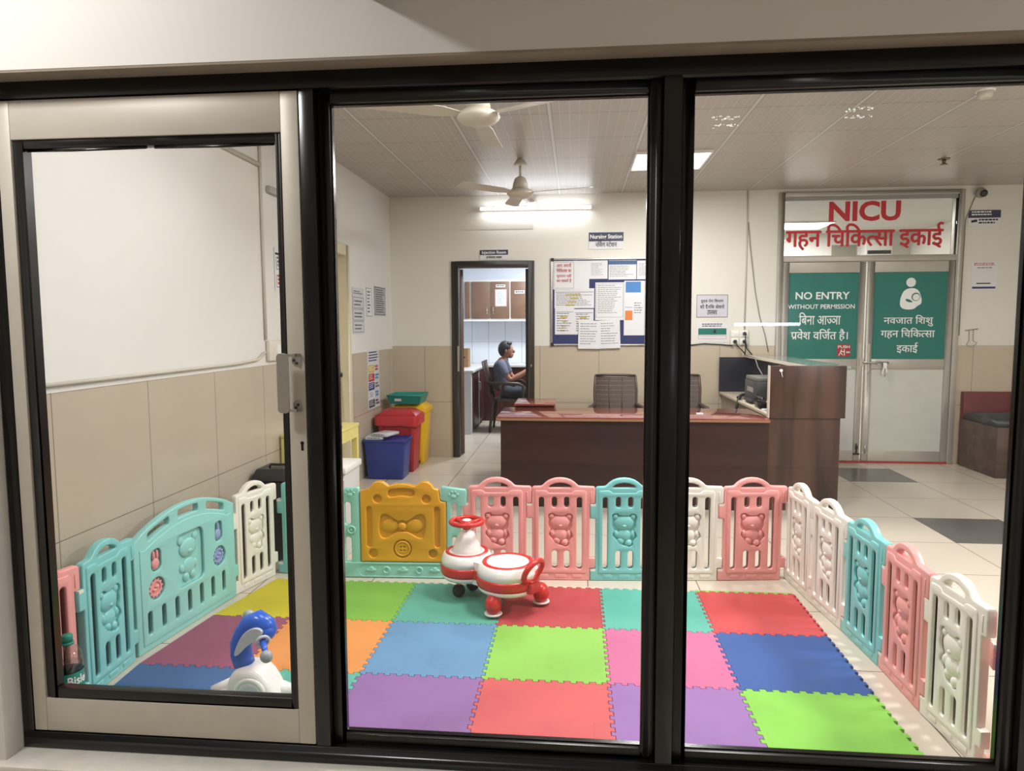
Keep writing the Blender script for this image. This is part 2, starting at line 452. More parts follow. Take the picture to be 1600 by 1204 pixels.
# black painted frame of the glazed partition
FY0, FY1 = 2.0, 2.075
fr = MB()
fr.box(-1.776, 2.40, FY0, FY1, 2.100, 2.150)          # head
fr.box(-1.776, 2.40, FY0, FY1, .067, .124)            # bottom rail
fr.box(-1.776, -1.737, FY0, FY1, .124, 2.100)         # jamb
fr.box(-.797, -.752, FY0, FY1, .124, 2.100)           # post beside the door
fr.box(.238, .287, FY0, FY1, .124, 2.100)             # post between the panes
fr.box(1.250, 1.310, FY0, FY1, .124, 2.100)
fr.box(2.34, 2.40, FY0, FY1, .124, 2.100)
trim = struct('trim_1', fr, m_black, bevel=.003)
def window(n, x0, x1, z0=.124, z1=2.100, w=.036):
    r = sroot('window_%d' % n, ((x0+x1)/2, 2.04, z0)); cx = (x0+x1)/2
    b = MB()
    def bar(ax0, ax1, az0, az1): b.box(ax0-cx, ax1-cx, -.014, .02, az0-z0, az1-z0)
    bar(x0, x0+w, z0, z1); bar(x1-w, x1, z0, z1); bar(x0+w, x1-w, z1-w, z1); bar(x0+w, x1-w, z0, z0+w*.8)
    b.build('glazing_bead', m_bead, r, bevel=.006)
    i = MB(); e = .010
    def bar2(ax0, ax1, az0, az1): i.box(ax0-cx, ax1-cx, .0, .018, az0-z0, az1-z0)
    bar2(x0+w, x0+w+e*.4, z0+w*.8, z1-w); bar2(x1-w-e*.4, x1-w, z0+w*.8, z1-w); bar2(x0+w, x1-w, z1-w-e*.4, z1-w); bar2(x0+w, x1-w, z0+w*.8, z0+w*.8+e*.4)
    i.build('rubber_seal', m_black, r)
    MB().box(x0+w-cx, x1-w-cx, .008, .013, w*.8, z1-w-z0).build('pane', m_glass, r)
    return r
w1 = window(1, -.752, .238); w2 = window(2, .287, 1.250); w3 = window(3, 1.310, 2.34)
# remains of stickers and tape left on the right hand pane
rr = random.Random(3)
_k = NT('glue residue'); _t = _k.new('ShaderNodeBsdfTranslucent'); _t.inputs[0].default_value = (.95, .95, .93, 1); _d = _k.new('ShaderNodeBsdfDiffuse'); _d.inputs[0].default_value = (.9, .9, .88, 1)
_m = _k.new('ShaderNodeMixShader'); _m.inputs[0].default_value = .6; _k.lk(_d.outputs[0], _m.inputs[1]); _k.lk(_t.outputs[0], _m.inputs[2]); _k.lk(_m.outputs[0], _k.out.inputs[0]); m_resid = _k.m
for nm, cx, cz in (('sticker_residue', .41, 1.985), ('sticker_residue', .765, 1.998)):
    q = MB()
    for k in range(34):
        a, b = cx+rr.uniform(-.036, .036), cz+rr.choice((-.014, -.010, .006, .012))+rr.uniform(-.003, .003)
        ww, hh = rr.uniform(.002, .008), rr.uniform(.001, .004); t = rr.uniform(-.5, .5)
        q.add([(a-.7685, .0075, b-.124), (a+ww-.7685, .0075, b-.124+t*.002), (a+ww-.7685, .0075, b+hh-.124), (a-.7685, .0075, b+hh*.7-.124)], [(0, 1, 2, 3)])
    q.build(nm, m_resid, w2)

# door 1: aluminium framed glass door leaf
d1 = sroot('door_1', (-1.27, 2.03, .127))
DX0, DX1, DZ0, DZ1 = -1.735, -.800, .127, 2.096
L = MB()
ox, oy, oz = -1.27, 2.03, .127
L.box(DX0-ox, -1.692-ox, -.028, .02, 0, DZ1-oz); L.box(-.853-ox, DX1-ox, -.028, .02, 0, DZ1-oz)
L.build('stile', m_alu, d1, bevel=.003)
MB().box(-1.692-ox, -.853-ox, -.027, .02, 1.982-oz, DZ1-oz).build('top_rail', m_alu, d1, bevel=.002)
MB().box(-1.692-ox, -.853-ox, -.027, .02, 0, .235-oz).build('bottom_rail', m_alu, d1, bevel=.002)
b = MB(); w = .034
b.box(-1.692-ox, -1.692+w-ox, -.022, .012, .235-oz, 1.982-oz); b.box(-.853-w*.55-ox, -.853-ox, -.022, .012, .235-oz, 1.982-oz)
b.box(-1.692+w-ox, -.853-w*.55-ox, -.022, .012, 1.982-w*.8-oz, 1.982-oz); b.box(-1.692+w-ox, -.853-w*.55-ox, -.022, .012, .235-oz, .235+w-oz)
b.build('glazing_bead', m_bead, d1, bevel=.005)
MB().tube([(-1.655-ox, -.008, 1.953-oz), (-1.50-ox, -.016, 1.949-oz), (-1.27-ox, -.014, 1.952-oz)], .004, 6).tube([(-1.245-ox, -.014, 1.951-oz), (-1.05-ox, -.016, 1.949-oz), (-.88-ox, -.008, 1.953-oz)], .004, 6).build('loose_rubber_seal', m_black, d1)
MB().box(-1.692+w-.01-ox, -.853-w*.55+.01-ox, .0, .005, .235+w-.01-oz, 1.982-w*.8+.01-oz).build('pane', m_glass, d1)
hd = MB()
hp = rrect(-.872, -.836, 1.168, 1.344, .012)
hd.merge(shape(hp, depth=.006, bevel=.0015), Matrix.Translation((-ox, -.062, -oz)))
for z in (1.172, 1.334):
    hd.box(-.842-ox, -.812-ox, -.062, -.058, z-oz, z+.008-oz); hd.box(-.815-ox, -.811-ox, -.062, -.0285, z-oz, z+.008-oz)
    zz = z-.018 if z > 1.25 else z
    hd.merge(shape(rrect(-.838, -.811, zz-.006, zz+.028, .006), depth=.004, bevel=.001), Matrix.Translation((-ox, -.031, -oz)))
hd.build('pull_handle', m_steel, d1)
sc = MB()
for x, z in ((-.831, 1.323), (-.822, 1.314), (-.829, 1.181), (-.822, 1.190)): sc.lathe([(.004, 0), (.004, .003), (.0, .0035)], M4=Matrix.Rotation(PI/2, 4, 'X'), c=(x-ox, -.0335, z-oz), n=10)
sc.build('screw', m_dark, d1)
sc = MB(); sc.lathe([(.0055, 0), (.0055, .001)], M4=Matrix.Rotation(PI/2, 4, 'X'), c=(-.815-ox, -.0285, 1.074-oz), n=14); sc.box(-.8185-ox, -.8115-ox, -.0295, -.0285, 1.052-oz, 1.07-oz)
sc.build('keyhole', m_black, d1)

# injection room behind the open doorway
RIY = 10.85
m_room = M('cool white paint', (214, 220, 228), 0.6, var=0.03)
struct('wall_injection_back', MB().box(-2.6, 1.2, RIY, RIY+.1, 0, 2.75), m_room)
MB().box(-2.6, 1.2, RIY-.006, RIY, .8, 1.53).build('tile_splashback', m_tile_white, bpy.data.objects['wall_injection_back'])
struct('wall_injection_left', MB().box(-2.3, -2.2, YB+.12, RIY, 0, 2.75), m_room)
struct('wall_injection_right', MB().box(.55, .65, YB+.12, RIY, 0, 2.75), m_room)
struct('ceiling_injection', MB().box(-2.3, .65, YB+.12, RIY, 2.7, 2.75), m_room)
d4 = sroot('door_4', (IX0, YB, 0)); m_brown_fr = M('dark brown door frame', (48, 42, 34), 0.4, var=0.15, vs=14)
f = MB(); f.box(0, .075, -.02, .13, 0, IZ); f.box(.815, .882, -.02, .13, 0, IZ); f.box(.075, .815, -.02, .13, IZ-.065, IZ); f.build('door_frame', m_brown_fr, d4, bevel=.004)
f = MB(); f.box(0, .034, 0, .74, .01, 2.02, Matrix.Translation((.072, .135, 0)) @ Matrix.Rotation(.42, 4, 'Z')); f.build('door_leaf', wood('door veneer', (82, 58, 48), (116, 88, 74)), d4, bevel=.003)
MB().box(.060, .080, -.024, -.02, .93, 1.20).build('lock_plate', m_steel, d4)
MB().tube([(.85, -.02, 1.0), (.85, -.05, 1.0), (.85, -.05, .98)], .006, 8).build('latch_knob', m_steel, d4)
f = MB(); f.box(.778, .818, .135, .99, .01, 2.02); f.build('open_dark_leaf', M('near black laminate', (22, 20, 20), 0.35), d4, bevel=.003)

# NICU doors with glazed transom
d2 = sroot('door_2', (NX0, YB, 0)); nx = -NX0
f = MB()
f.box(0, .055, -.03, .10, 0, NZ); f.box(1.715, 1.77, -.03, .10, 0, NZ)
f.box(.055, 1.715, -.03, .10, NZ-.045, NZ); f.box(.055, 1.715, -.03, .10, 2.045, 2.105)
f.build('door_frame', m_alu_door, d2, bevel=.004)
MB().box(.055, 1.715, -.005, .03, 2.655, NZ-.045).build('transom_header', M('grey header strip', (150, 150, 146), 0.5), d2)
MB().box(.055, 1.715, .008, .014, 2.105, 2.655).build('transom_pane', m_glass2, d2)
text_on('letters_nicu', 'NICU', m_red_vinyl, d2, 2.868+nx, .006, 2.455, width=.69, height=.20, bold=.035)
text_on('letters_hindi', ['गहन ', 'िचिक', ('h', 'त', .62), 'सा इका', 'ई'], m_red_vinyl, d2, 2.868+nx, .006, 2.20, width=1.52, height=.265, bold=.03)
m_frost = M('frosted panel', (206, 206, 198), 0.35, var=0.05, vs=9)
for side, (a, b) in enumerate(((2.088, 2.895), (2.918, 3.742))):
    lf = MB()
    lf.box(a+nx, a+.06+nx, -.02, .02, .02, 2.04); lf.box(b-.06+nx, b+nx, -.02, .02, .02, 2.04)
    lf.box(a+.06+nx, b-.06+nx, -.02, .02, 1.935, 2.04); lf.box(a+.06+nx, b-.06+nx, -.02, .02, .965, 1.065); lf.box(a+.06+nx, b-.06+nx, -.02, .02, .02, .125)
    leaf = lf.build('door_leaf', m_alu_door, d2, bevel=.003)
    MB().box(a+.05+nx, b-.05+nx, -.006, .004, 1.055, 1.945).build('green_panel', m_green, leaf)
    MB().box(a+.05+nx, b-.05+nx, -.008, .004, .115, .975).build('lower_panel', m_frost, leaf)
    e = b-.03 if side == 0 else a+.03
    MB().box(e-.012+nx, e+.012+nx, -.026, -.02, .93, 1.22).build('push_plate', m_steel, leaf)
    MB().tube([(e+nx, -.026, .10), (e+nx, -.026, .20)], .006, 8).box(e-.03+nx, e+.03+nx, -.032, -.02, .085, .10).box(e-.012+nx, e+.012+nx, -.03, -.02, .14, .18).build('tower_bolt', m_dark if side == 0 else m_steel, leaf)
    if side == 0:
        c = 2.475+nx; Y = -.0075
        text_on('letters_no_entry', 'NO ENTRY', m_ink_white, leaf, c+.01, Y, 1.672, width=.53, height=.075, bold=.02)
        text_on('letters_permission', 'WITHOUT PERMISSION', m_ink_white, leaf, c, Y, 1.575, width=.655, height=.045, bold=.012)
        text_on('letters_hindi', ['िब', 'ना आ', ('h', 'ज', .6), 'ञा'], m_ink_white, leaf, c-.01, Y, 1.415, width=.41, height=.125, bold=.012)
        text_on('letters_hindi', ['प', ('r',), 'वेश व', 'िज', ('reph',), 'त है।'], m_ink_white, leaf, c-.01, Y, 1.265, width=.56, height=.125, bold=.012)
        st = MB().merge(shape(rrect(2.645+nx, 2.775+nx, 1.09, 1.215, .004), depth=.002), Matrix.Translation((0, -.0075, 0))).build('push_sticker', M('red sticker', (168, 34, 42), .5), leaf)
        text_on('letters_push', 'PUSH', m_ink_white, leaf, 2.71+nx, -.0095, 1.176, width=.115, height=.028, bold=.02)
        g = MB()
        for p in ([(2.662, 1.10), (2.676, 1.125), (2.69, 1.162)], [(2.678, 1.135), (2.70, 1.105)], [(2.674, 1.145), (2.715, 1.138)], [(2.715, 1.165), (2.718, 1.10)]):
            q = stroke(p, .008); g.add([(v[0]+nx, -.0095, v[1]) for v in q.v], q.f)
        for x0 in (2.735, 2.748, 2.761): g.add([(x0+nx, -.0095, 1.125), (x0+.008+nx, -.0095, 1.125), (x0+.008+nx, -.0095, 1.142), (x0+nx, -.0095, 1.142)], [(0, 1, 2, 3)])
        g.build('push_symbol', m_ink_white, leaf)
    else:
        c = 3.345+nx; Y = -.0075
        g = MB()
        def put(me): g.merge(me, Matrix.Translation((0, Y, 0)))
        put(shape(circ(c-.01, 1.832, .046), depth=.001))
        body = smooth_poly([(c-.01, 1.778), (c+.04, 1.77), (c+.075, 1.74), (c+.10, 1.66), (c+.095, 1.615), (c+.06, 1.60), (c+.03, 1.565), (c-.04, 1.56), (c-.09, 1.575), (c-.11, 1.61), (c-.105, 1.68), (c-.075, 1.755)], 2)
        put(shape(body, [circ(c+.042, 1.688, .042)[::-1], smooth_poly([(c-.055, 1.672), (c-.01, 1.66), (c+.02, 1.632), (c-.03, 1.635), (c-.055, 1.65)], 1)], depth=.001))
        put(shape(circ(c+.045, 1.685, .033), depth=.001))
        g.build('nursing_symbol', m_ink_white, leaf)
        text_on('letters_hindi', ['नवजात ', 'िश', 'शु'], m_ink_white, leaf, c-.02, Y, 1.42, width=.475, height=.115, bold=.012)
        text_on('letters_hindi', ['गहन ', 'िचिक', ('h', 'त', .62), 'सा'], m_ink_white, leaf, c-.02, Y, 1.285, width=.52, height=.11, bold=.012)
        text_on('letters_hindi', ['इकाई'], m_ink_white, leaf, c-.02, Y, 1.135, width=.205, height=.11, bold=.012)
bl = MB(); bl.tube([(2.89+nx, -.04, 1.03), (3.14+nx, -.04, 1.03)], .009, 8); bl.box(2.86+nx, 2.90+nx, -.035, -.02, .99, 1.07); bl.box(3.03+nx, 3.07+nx, -.035, -.02, 1.005, 1.055); bl.build('slide_bolt', m_steel, d2)
pl_ = thing('padlock', 'small white hasp and loop hanging from the bolt of the NICU doors', 'padlock', (3.10, YB-.055, .90)); MB().box(-.018, .018, -.006, .006, .07, .13).build('hasp', m_white_p, pl_, bevel=.003); MB().tube([(-.014, 0, .07), (-.022, 0, .02), (0, 0, -.005), (.022, 0, .02), (.014, 0, .07)], .007, 8).build('loop', m_white_p, pl_)
struct('trim_4', MB().box(NX0, NX1, YB-.03, YB+.1, 0, .018), M('red threshold', (168, 54, 48), 0.5))

# NICU room seen through the transom
struct('wall_nicu_back', MB().box(1.4, 5.2, 10.6, 10.7, 0, 2.75), m_paint)
struct('wall_nicu_left', MB().box(1.35, 1.45, YB+.12, 10.6, 0, 2.75), m_paint)
struct('wall_nicu_right', MB().box(4.75, 4.85, YB+.12, 10.6, 0, 2.75), m_paint)
struct('ceiling_nicu', MB().box(1.4, 4.8, YB+.12, 10.6, 2.715, 2.75), M('nicu ceiling', (196, 194, 190), .6))

# ================================================================== PLAYPEN
# ---- foam mats: 0.503 m jigsaw tiles
MX0, MY0, MS = -0.872, 3.6745, 0.5033
def wave(L, n=10, a=.0075):          # dovetailed teeth along 0..L
    p = L/n; out = []
    for k in range(n):
        t = k*p
        for u, s in ((.03, -1), (.50, -1), (.44, 1), (.97, 1)):
            v = t+u*p
            out.append((v, s*a))
        out += []
    out = [(max(.012, min(L-.012, t)), s) for t, s in out]
    return [q for i, q in enumerate(out) if i == 0 or q != out[i-1]]
def mat_tile(i, j, left=None):
    x0, x1 = MX0+i*MS, MX0+(i+1)*MS; y1, y0 = MY0-j*MS, MY0-(j+1)*MS
    w = wave(MS); P = []
    if left:
        P += [(left[1], y0)]; t0 = left[1]
        P += [(x0+t, y0+s) for t, s in w if x0+t > max(left)+.01]
    else:
        P += [(x0, y0)]+[(x0+t, y0+s) for t, s in w]
    P += [(x1, y0)]+[(x1+s, y0+t) for t, s in w]+[(x1, y1)]
    if left:
        P += [(x0+t, y1+s) for t, s in reversed(w) if x0+t > max(left)+.01]+[(left[0], y1)]
    else:
        P += [(x0+t, y1+s) for t, s in reversed(w)]+[(x0, y1)]+[(x0+s, y0+t) for t, s in reversed(w)]
    cx, cy = (x0+x1)/2, (y0+y1)/2
    me = flat(shape([(a-cx, b-cy) for a, b in P], depth=.012, bevel=.0015, shrink=-.0024, res=1))
    return soften(me, .5), (cx, cy, .006)
def foam(name, rgb):
    k = NT(name); tc = k.new('ShaderNodeTexCoord').outputs['Object']; c = RGB(rgb)
    n = k.noise(tc, 7, 6, .6)
    r = k.math('MULTIPLY', k.math('POWER', k.noise(tc, 3.4, 8, .72), 4.0), 3.4)
    base = k.mix(n, tuple(v*.92 for v in c[:3])+(1,), tuple(min(1, v*1.05) for v in c[:3])+(1,))
    k.lk(k.mix(r, base, tuple(v*.72 for v in c[:3])+(1,)), k.b.inputs['Base Color'])
    k.b.inputs['Roughness'].default_value = .62; k.b.inputs['Specular IOR Level'].default_value = .3
    k.bump(k.noise(tc, 260, 3), .25, .001); return k.m
FC = {n: foam(n+' foam', c) for n, c in dict(yellow=(206, 190, 48), green=(124, 178, 72), sea=(94, 168, 148), red=(184, 74, 78), coral=(200, 76, 78), sky=(104, 148, 186),
      lime=(142, 198, 88), maroon=(152, 84, 110), orange=(224, 148, 84), pink=(202, 108, 150), royal=(56, 92, 158), navy=(70, 102, 150), teal=(100, 178, 160), purple=(146, 108, 164), salmon=(208, 96, 98), violet=(152, 112, 174), lime2=(136, 202, 82), teal2=(94, 178, 160)).items()}
rows = [[('yellow', 'yellow foam mat tile beside the left end of the fence, in the back row'), ('green', 'grass green foam mat tile in front of the yellow play gate'),
         ('sea', 'dull sea green foam mat tile half under the ride-on car, shaded by it'), ('red', 'crimson foam mat tile under the rear wheels of the ride-on car'),
         ('teal2', 'turquoise foam mat tile in the back row before the teal rear fence panel'), ('coral', 'bright red foam mat tile in the back right corner of the mat')],
        [('maroon', 'dusty maroon foam mat tile behind the blue headed rocking toy'), ('orange', 'orange foam mat tile partly hidden by the door post'),
         ('sky', 'light blue foam mat tile in the middle row'), ('lime', 'lime green foam mat tile in the middle row, in front of the ride-on car'),
         ('pink', 'bubblegum pink foam mat tile partly behind the right black window post'), ('royal', 'royal blue foam mat tile along the right edge of the mat')],
        [('navy', 'faded blue foam mat tile to the left of the rocking toy'), ('teal', 'mint foam mat tile under the rocking toy'),
         ('purple', 'purple foam mat tile at the front left of the middle window'), ('salmon', 'salmon red foam mat tile at the front of the middle window'),
         ('violet', 'lilac foam mat tile at the front, cut in two by the right black window post'), ('lime2', 'bright lime foam mat tile in the front right corner')]]
lefts = {0: (-1.668, -1.768), 1: (-1.768, -1.825), 2: (-1.825, -1.80)}
for j, row in enumerate(rows):
    for ii, (c, lab) in enumerate(row):
        me, loc = mat_tile(ii-2, j, lefts[j] if ii == 0 else None)
        o = link_mesh('foam_mat_tile', me, FC[c], loc=loc); tag(o, lab, 'mat', 'jigsaw foam mat tiles')
# lime edging strips along the back edge
for (i, lab) in ((3, 'thin lime green edging strip behind the bright red back corner mat tile'), (1, 'thin pale edging strip behind the crimson mat tile')):
    x0 = MX0+i*MS; w = wave(MS)
    P = [(x0, MY0)]+[(x0+t, MY0+s) for t, s in w]+[(x0+MS, MY0), (x0+MS, MY0+.02), (x0, MY0+.02)]
    me = flat(shape([(a-x0-MS/2, b-MY0) for a, b in P], depth=.011, bevel=.001, shrink=-.002, res=1))
    o = link_mesh('mat_edging_strip', me, FC['lime'] if i == 3 else M('pale foam', (214, 200, 176), .6), loc=(x0+MS/2, MY0, .0055)); tag(o, lab, 'mat', 'mat edging strips')

# ---- moulded plastic fence panels
def plastic(name, rgb): return M(name, rgb, .34, var=.025, vs=4, spec=.5)
PC = {'teal': plastic('teal plastic', (132, 206, 204)), 'pink': plastic('pink plastic', (240, 164, 160)), 'white': plastic('ivory plastic', (238, 234, 222)),
      'mint': plastic('mint plastic', (152, 214, 198)), 'aqua': plastic('aqua plastic', (150, 214, 208)), 'yellow': plastic('amber plastic', (228, 166, 44))}
SX, SZ = .000555, .000574
def q(px, py): return ((px-705)*SX, (1105-py)*SZ)
def Q(l): return [q(*p) for p in l]
def slotq(x0, x1, y0, y1): (a, b), (c, d) = q(x0, y1), q(x1, y0); return rrect(a, c, b, d, (c-a)*.48)[::-1]
P_out = Q([(655, 1103), (1280, 1105), (1285, 1095), (1285, 982), (1335, 980), (1335, 880), (1285, 878), (1287, 345), (1330, 342), (1338, 332), (1338, 195), (1325, 180),
      (1195, 176), (1170, 172), (1135, 140), (1095, 115), (1045, 99), (990, 94), (935, 99), (885, 115), (845, 140), (812, 172), (790, 178), (728, 180), (712, 190), (707, 205),
      (707, 345), (655, 347), (652, 355), (652, 480), (658, 490), (707, 492), (707, 985), (655, 988)])
P_holes = [slotq(775, 828, 278, 990), slotq(1153, 1208, 278, 990), slotq(905, 958, 275, 382), slotq(1027, 1080, 275, 382), slotq(905, 960, 805, 985), slotq(1028, 1084, 805, 985),
           Q([(880, 190), (1100, 190), (1106, 178), (1080, 160), (1040, 146), (990, 140), (940, 146), (900, 160), (874, 178)])]
bear = smooth_poly(Q([(880, 440), (925, 436), (950, 460), (1035, 460), (1060, 438), (1105, 445), (1120, 480), (1105, 520), (1108, 570), (1085, 605), (1110, 640), (1118, 672), (1092, 692), (1075, 720), (1080, 752), (1040, 770), (1015, 752), (990, 757), (960, 737), (932, 722), (912, 692), (882, 662), (874, 640), (898, 605), (878, 580), (866, 540), (878, 500), (866, 465)]), 2)
P_in = Q([(745, 1030), (735, 1015), (735, 235), (745, 215), (830, 212), (855, 218), (875, 238), (1105, 238), (1125, 218), (1150, 212), (1235, 215), (1250, 235), (1250, 1015), (1240, 1030)])
TH = .034
def panel_body():
    mb = MB()
    mb.merge(shape(P_out, P_holes+[bear], TH, .006, res=2))
    mb.merge(shape(P_in, P_holes[:-1]+[bear], TH+.009, .004, res=1))
    for a, b in ((780, 870), (935, 1055), (1110, 1215)):
        mb.merge(shape(rrect(*(q(a, 1070)[0], q(b, 1070)[0]), q(0, 1075)[1], q(0, 1040)[1], .006), depth=TH+.006, bevel=.003, res=1))
    (a, b), (c, d) = q(860, 775), q(1125, 430)
    mb.merge(shape(rrect(a, c, b, d, .01), depth=.016))
    mb.merge(shape(Q([(1288, 225), (1302, 225), (1302, 320), (1288, 320)]), depth=TH+.006, bevel=.002, res=1))
    me = mb.mesh('panel_body', PC['pink']); return soften(me, .8)
def bear_me():
    mb = MB()
    def e(px, py, rx, rz, d=.010, y=-.006):
        a, b = q(px, py); mb.ell((a, y, b), (rx*SX*1.06, d+.006, rz*SZ*1.06), 18, 10)
    e(990, 530, 100, 72, .013); e(905, 470, 30, 30, .008); e(1080, 472, 30, 30, .008)
    e(990, 655, 72, 58, .011); e(912, 640, 26, 34, .008); e(1078, 645, 24, 36, .008)
    e(958, 708, 34, 34, .013); e(1035, 728, 36, 34, .013); e(990, 560, 30, 20, .017)
    me = mb.mesh('bear_relief', PC['pink']); 
    for p in me.polygons: p.use_smooth = True
    return me
pins = []
for py in (345, 988):
    pin = MB(); a, b = q(655, py+22); c, d = q(707, py-4); pin.box(a, c-.001, -.0172, .0172, b, d-.003); pins.append(pin.mesh('hinge_clip', PC['white']))
body_me, relief_me = panel_body(), bear_me()
bodies = {}
for c in ('pink', 'teal', 'white'):
    bm_, rm_ = body_me.copy(), relief_me.copy()
    for m in (bm_, rm_): m.materials.clear(); m.materials.append(PC[c])
    bodies[c] = (bm_, rm_)
def fence(color, p0, p1, label):
    d = Vector((p1[0]-p0[0], p1[1]-p0[1])); rz = math.atan2(d.y, d.x)
    t = thing('fence_panel', label, 'play fence panel', (p0[0], p0[1], 0), rz, 'small play fence panels')
    k = d.length/.3525
    for nm, me in (('panel_body', bodies[color][0]), ('bear_relief', bodies[color][1]), ('hinge_clip', pins[0]), ('hinge_clip', pins[1])):
        o = bpy.data.objects.new(nm, me); COL.objects.link(o); o.parent = t; o.scale = (k, 1, 1)
    return t
BK = [(-.596, 3.799), (-.242, 3.815), (.11, 3.83), (.462, 3.857), (.815, 3.886), (1.167, 3.925)]
for c, a, b, lab in (('pink', BK[0], BK[1], 'pink bear fence panel right behind the ride-on car, next to the yellow gate'),
                     ('pink', BK[1], BK[2], 'pink bear fence panel between another pink panel and a teal one in the rear row'),
                     ('teal', BK[2], BK[3], 'teal bear fence panel in the rear row, in front of the dark desk'),
                     ('white', BK[3], BK[4], 'white bear fence panel in the rear row, half behind the right window post'),
                     ('pink', BK[4], BK[5], 'pink bear fence panel at the right end of the rear row')): fence(c, a, b, lab)
RT = [(1.187, 3.925), (1.214, 3.59), (1.252, 3.245), (1.275, 2.90), (1.278, 2.553), (1.303, 2.240)]
for c, a, b, lab in (('white', RT[0], RT[1], 'white bear fence panel at the rear right corner, farthest of the right side row'),
                     ('white', RT[1], RT[2], 'white bear fence panel of the right side row beside the teal one'),
                     ('teal', RT[2], RT[3], 'teal bear fence panel in the right side row, between white and pink'),
                     ('pink', RT[3], RT[4], 'pink bear fence panel in the right side row, between teal and white'),
                     ('white', RT[4], RT[5], 'white bear fence panel nearest the glass in the right side row'),
                     ('pink', (1.318, 2.212), (1.655, 2.125), 'pink fence panel edge peeping out beside the right window frame')): fence(c, a, b, lab)
for c, a, b, lab in (('pink', (-1.925, 2.088), (-1.872, 2.40), 'pink fence panel behind the water bottle at the left door stile'),
                     ('teal', (-1.868, 2.405), (-1.882, 2.738), 'teal bear fence panel on the left side, right of the water bottle'),
                     ('white', (-1.800, 3.472), (-1.718, 3.79), 'white bear fence panel at the rear of the left side, beside the big activity panel'),
                     ('teal', (-1.676, 3.80), (-1.334, 3.772), 'teal fence panel in the rear left corner, mostly hidden by the door post')): fence(c, a, b, lab)

# ---- gate panel: mint frame with an amber door leaf
GS = .000521
def g(px, py): return ((px+92)*GS, (1140-py)*GS)
def G(l): return [g(*p) for p in l]
def gslot(x0, x1, y0, y1, r=None): (a, b), (c, d) = g(x0, y1), g(x1, y0); return rrect(a, c, b, d, r or (c-a)*.48)[::-1]
gt = thing('gate_panel', 'mint play gate panel with an amber yellow door in the rear fence row', 'play gate', (-1.316, 3.768, 0), math.atan2(.03, .715))
fo = G([(-92, 1140), (1210, 1140), (1210, 345), (1272, 338), (1275, 325), (1275, 180), (1262, 160), (1015, 128), (998, 140), (995, 275), (1002, 285), (1057, 292), (1057, 962), (112, 962), (108, 165), (98, 148), (75, 142), (-70, 160), (-92, 180)])
fh = [gslot(1110, 1166, 305, 555), gslot(1110, 1166, 680, 1000), gslot(-55, 15, 305, 555), gslot(-55, 15, 690, 1010)]
fb = MB()
fb.merge(shape(fo, fh, TH, .006))
fb.merge(shape(G([(-80, 1130), (1200, 1130), (1200, 968), (-80, 968)]), [gslot(95, 1045, 988, 1115, .03)], TH+.008, .003))
for k, px in enumerate((225, 395, 575, 755, 920)):
    a, b = g(px, 1050)
    if k % 2 == 0:
        fb.ell((a, -.018, b), (.032, .008, .011)); fb.ell((a+.003, -.018, b+.010), (.014, .008, .010))
    else:
        fb.tube([(a+.017*math.cos(t*PI/8), -.018, b+.017*math.sin(t*PI/8)) for t in range(16)], .006, 8, closed=True)
for px, py in ((1135, 225), (10, 215)):
    a, b = g(px, py); fb.ell((a, -.017, b-.006), (.016, .005, .012))
    for dx, dz in ((-.024, .006), (-.010, .021), (.010, .021), (.024, .006)): fb.ell((a+dx, -.017, b+dz), (.006, .005, .008))
a, b = g(20, 610); fb.tube([(a+.02*math.cos(t*PI/8), -.017, b+.02*math.sin(t*PI/8)) for t in range(16)], .006, 8, closed=True); fb.ell((a, -.017, b), (.009, .006, .009))
link_mesh('gate_frame', soften(fb.mesh('gate_frame', PC['mint']), .8), None, gt)
yo = G([(122, 956), (1050, 956), (1050, 298), (1000, 290), (984, 278), (972, 165), (920, 150), (895, 110), (860, 84), (820, 76), (780, 84), (735, 118), (710, 128), (640, 108), (575, 102), (500, 108), (430, 128), (405, 110), (370, 84), (330, 76), (285, 84), (250, 108), (228, 148), (122, 182)])
yh = [circ(*g(310, 265), .024)[::-1], circ(*g(838, 265), .025)[::-1], circ(*g(255, 865), .026)[::-1], circ(*g(905, 865), .025)[::-1], gslot(186, 246, 350, 800), gslot(922, 986, 348, 796),
      smooth_poly(G([(425, 175), (480, 155), (575, 148), (670, 155), (715, 170), (715, 225), (660, 242), (575, 228), (500, 240), (425, 250)]), 2)]
bow = smooth_poly(G([(345, 440), (400, 425), (470, 470), (530, 515), (575, 495), (620, 520), (700, 460), (770, 425), (820, 445), (832, 540), (820, 640), (790, 700), (730, 690), (650, 630), (575, 628), (520, 625), (440, 680), (380, 705), (330, 680), (320, 600), (330, 500)]), 2)
yd = MB()
yd.merge(shape(yo, yh+[bow, circ(*g(575, 812), .052)[::-1]], TH+.006, .005))
yd.merge(shape(yo, depth=.012, bevel=.001))
yd.merge(shape(circ(*g(575, 812), .046), [circ(*g(575, 812), .034)[::-1]], TH+.008, .004))
yd.merge(shape(circ(*g(575, 812), .034), [circ(g(575, 812)[0]+u*.010, g(575, 812)[1]+v*.010, .0045, 10)[::-1] for u in (-1, 1) for v in (-1, 1)], TH+.002, .002))
a, b = g(572, 568); yd.ell((a, -.013, b), (.024, .012, .024))
a, b = g(440, 565); yd.ell((a, -.006, b), (.052, .011, .04)); a, b = g(705, 565); yd.ell((a, -.006, b), (.052, .011, .04))
link_mesh('gate_door', soften(yd.mesh('gate_door', PC['yellow']), .8), None, gt)

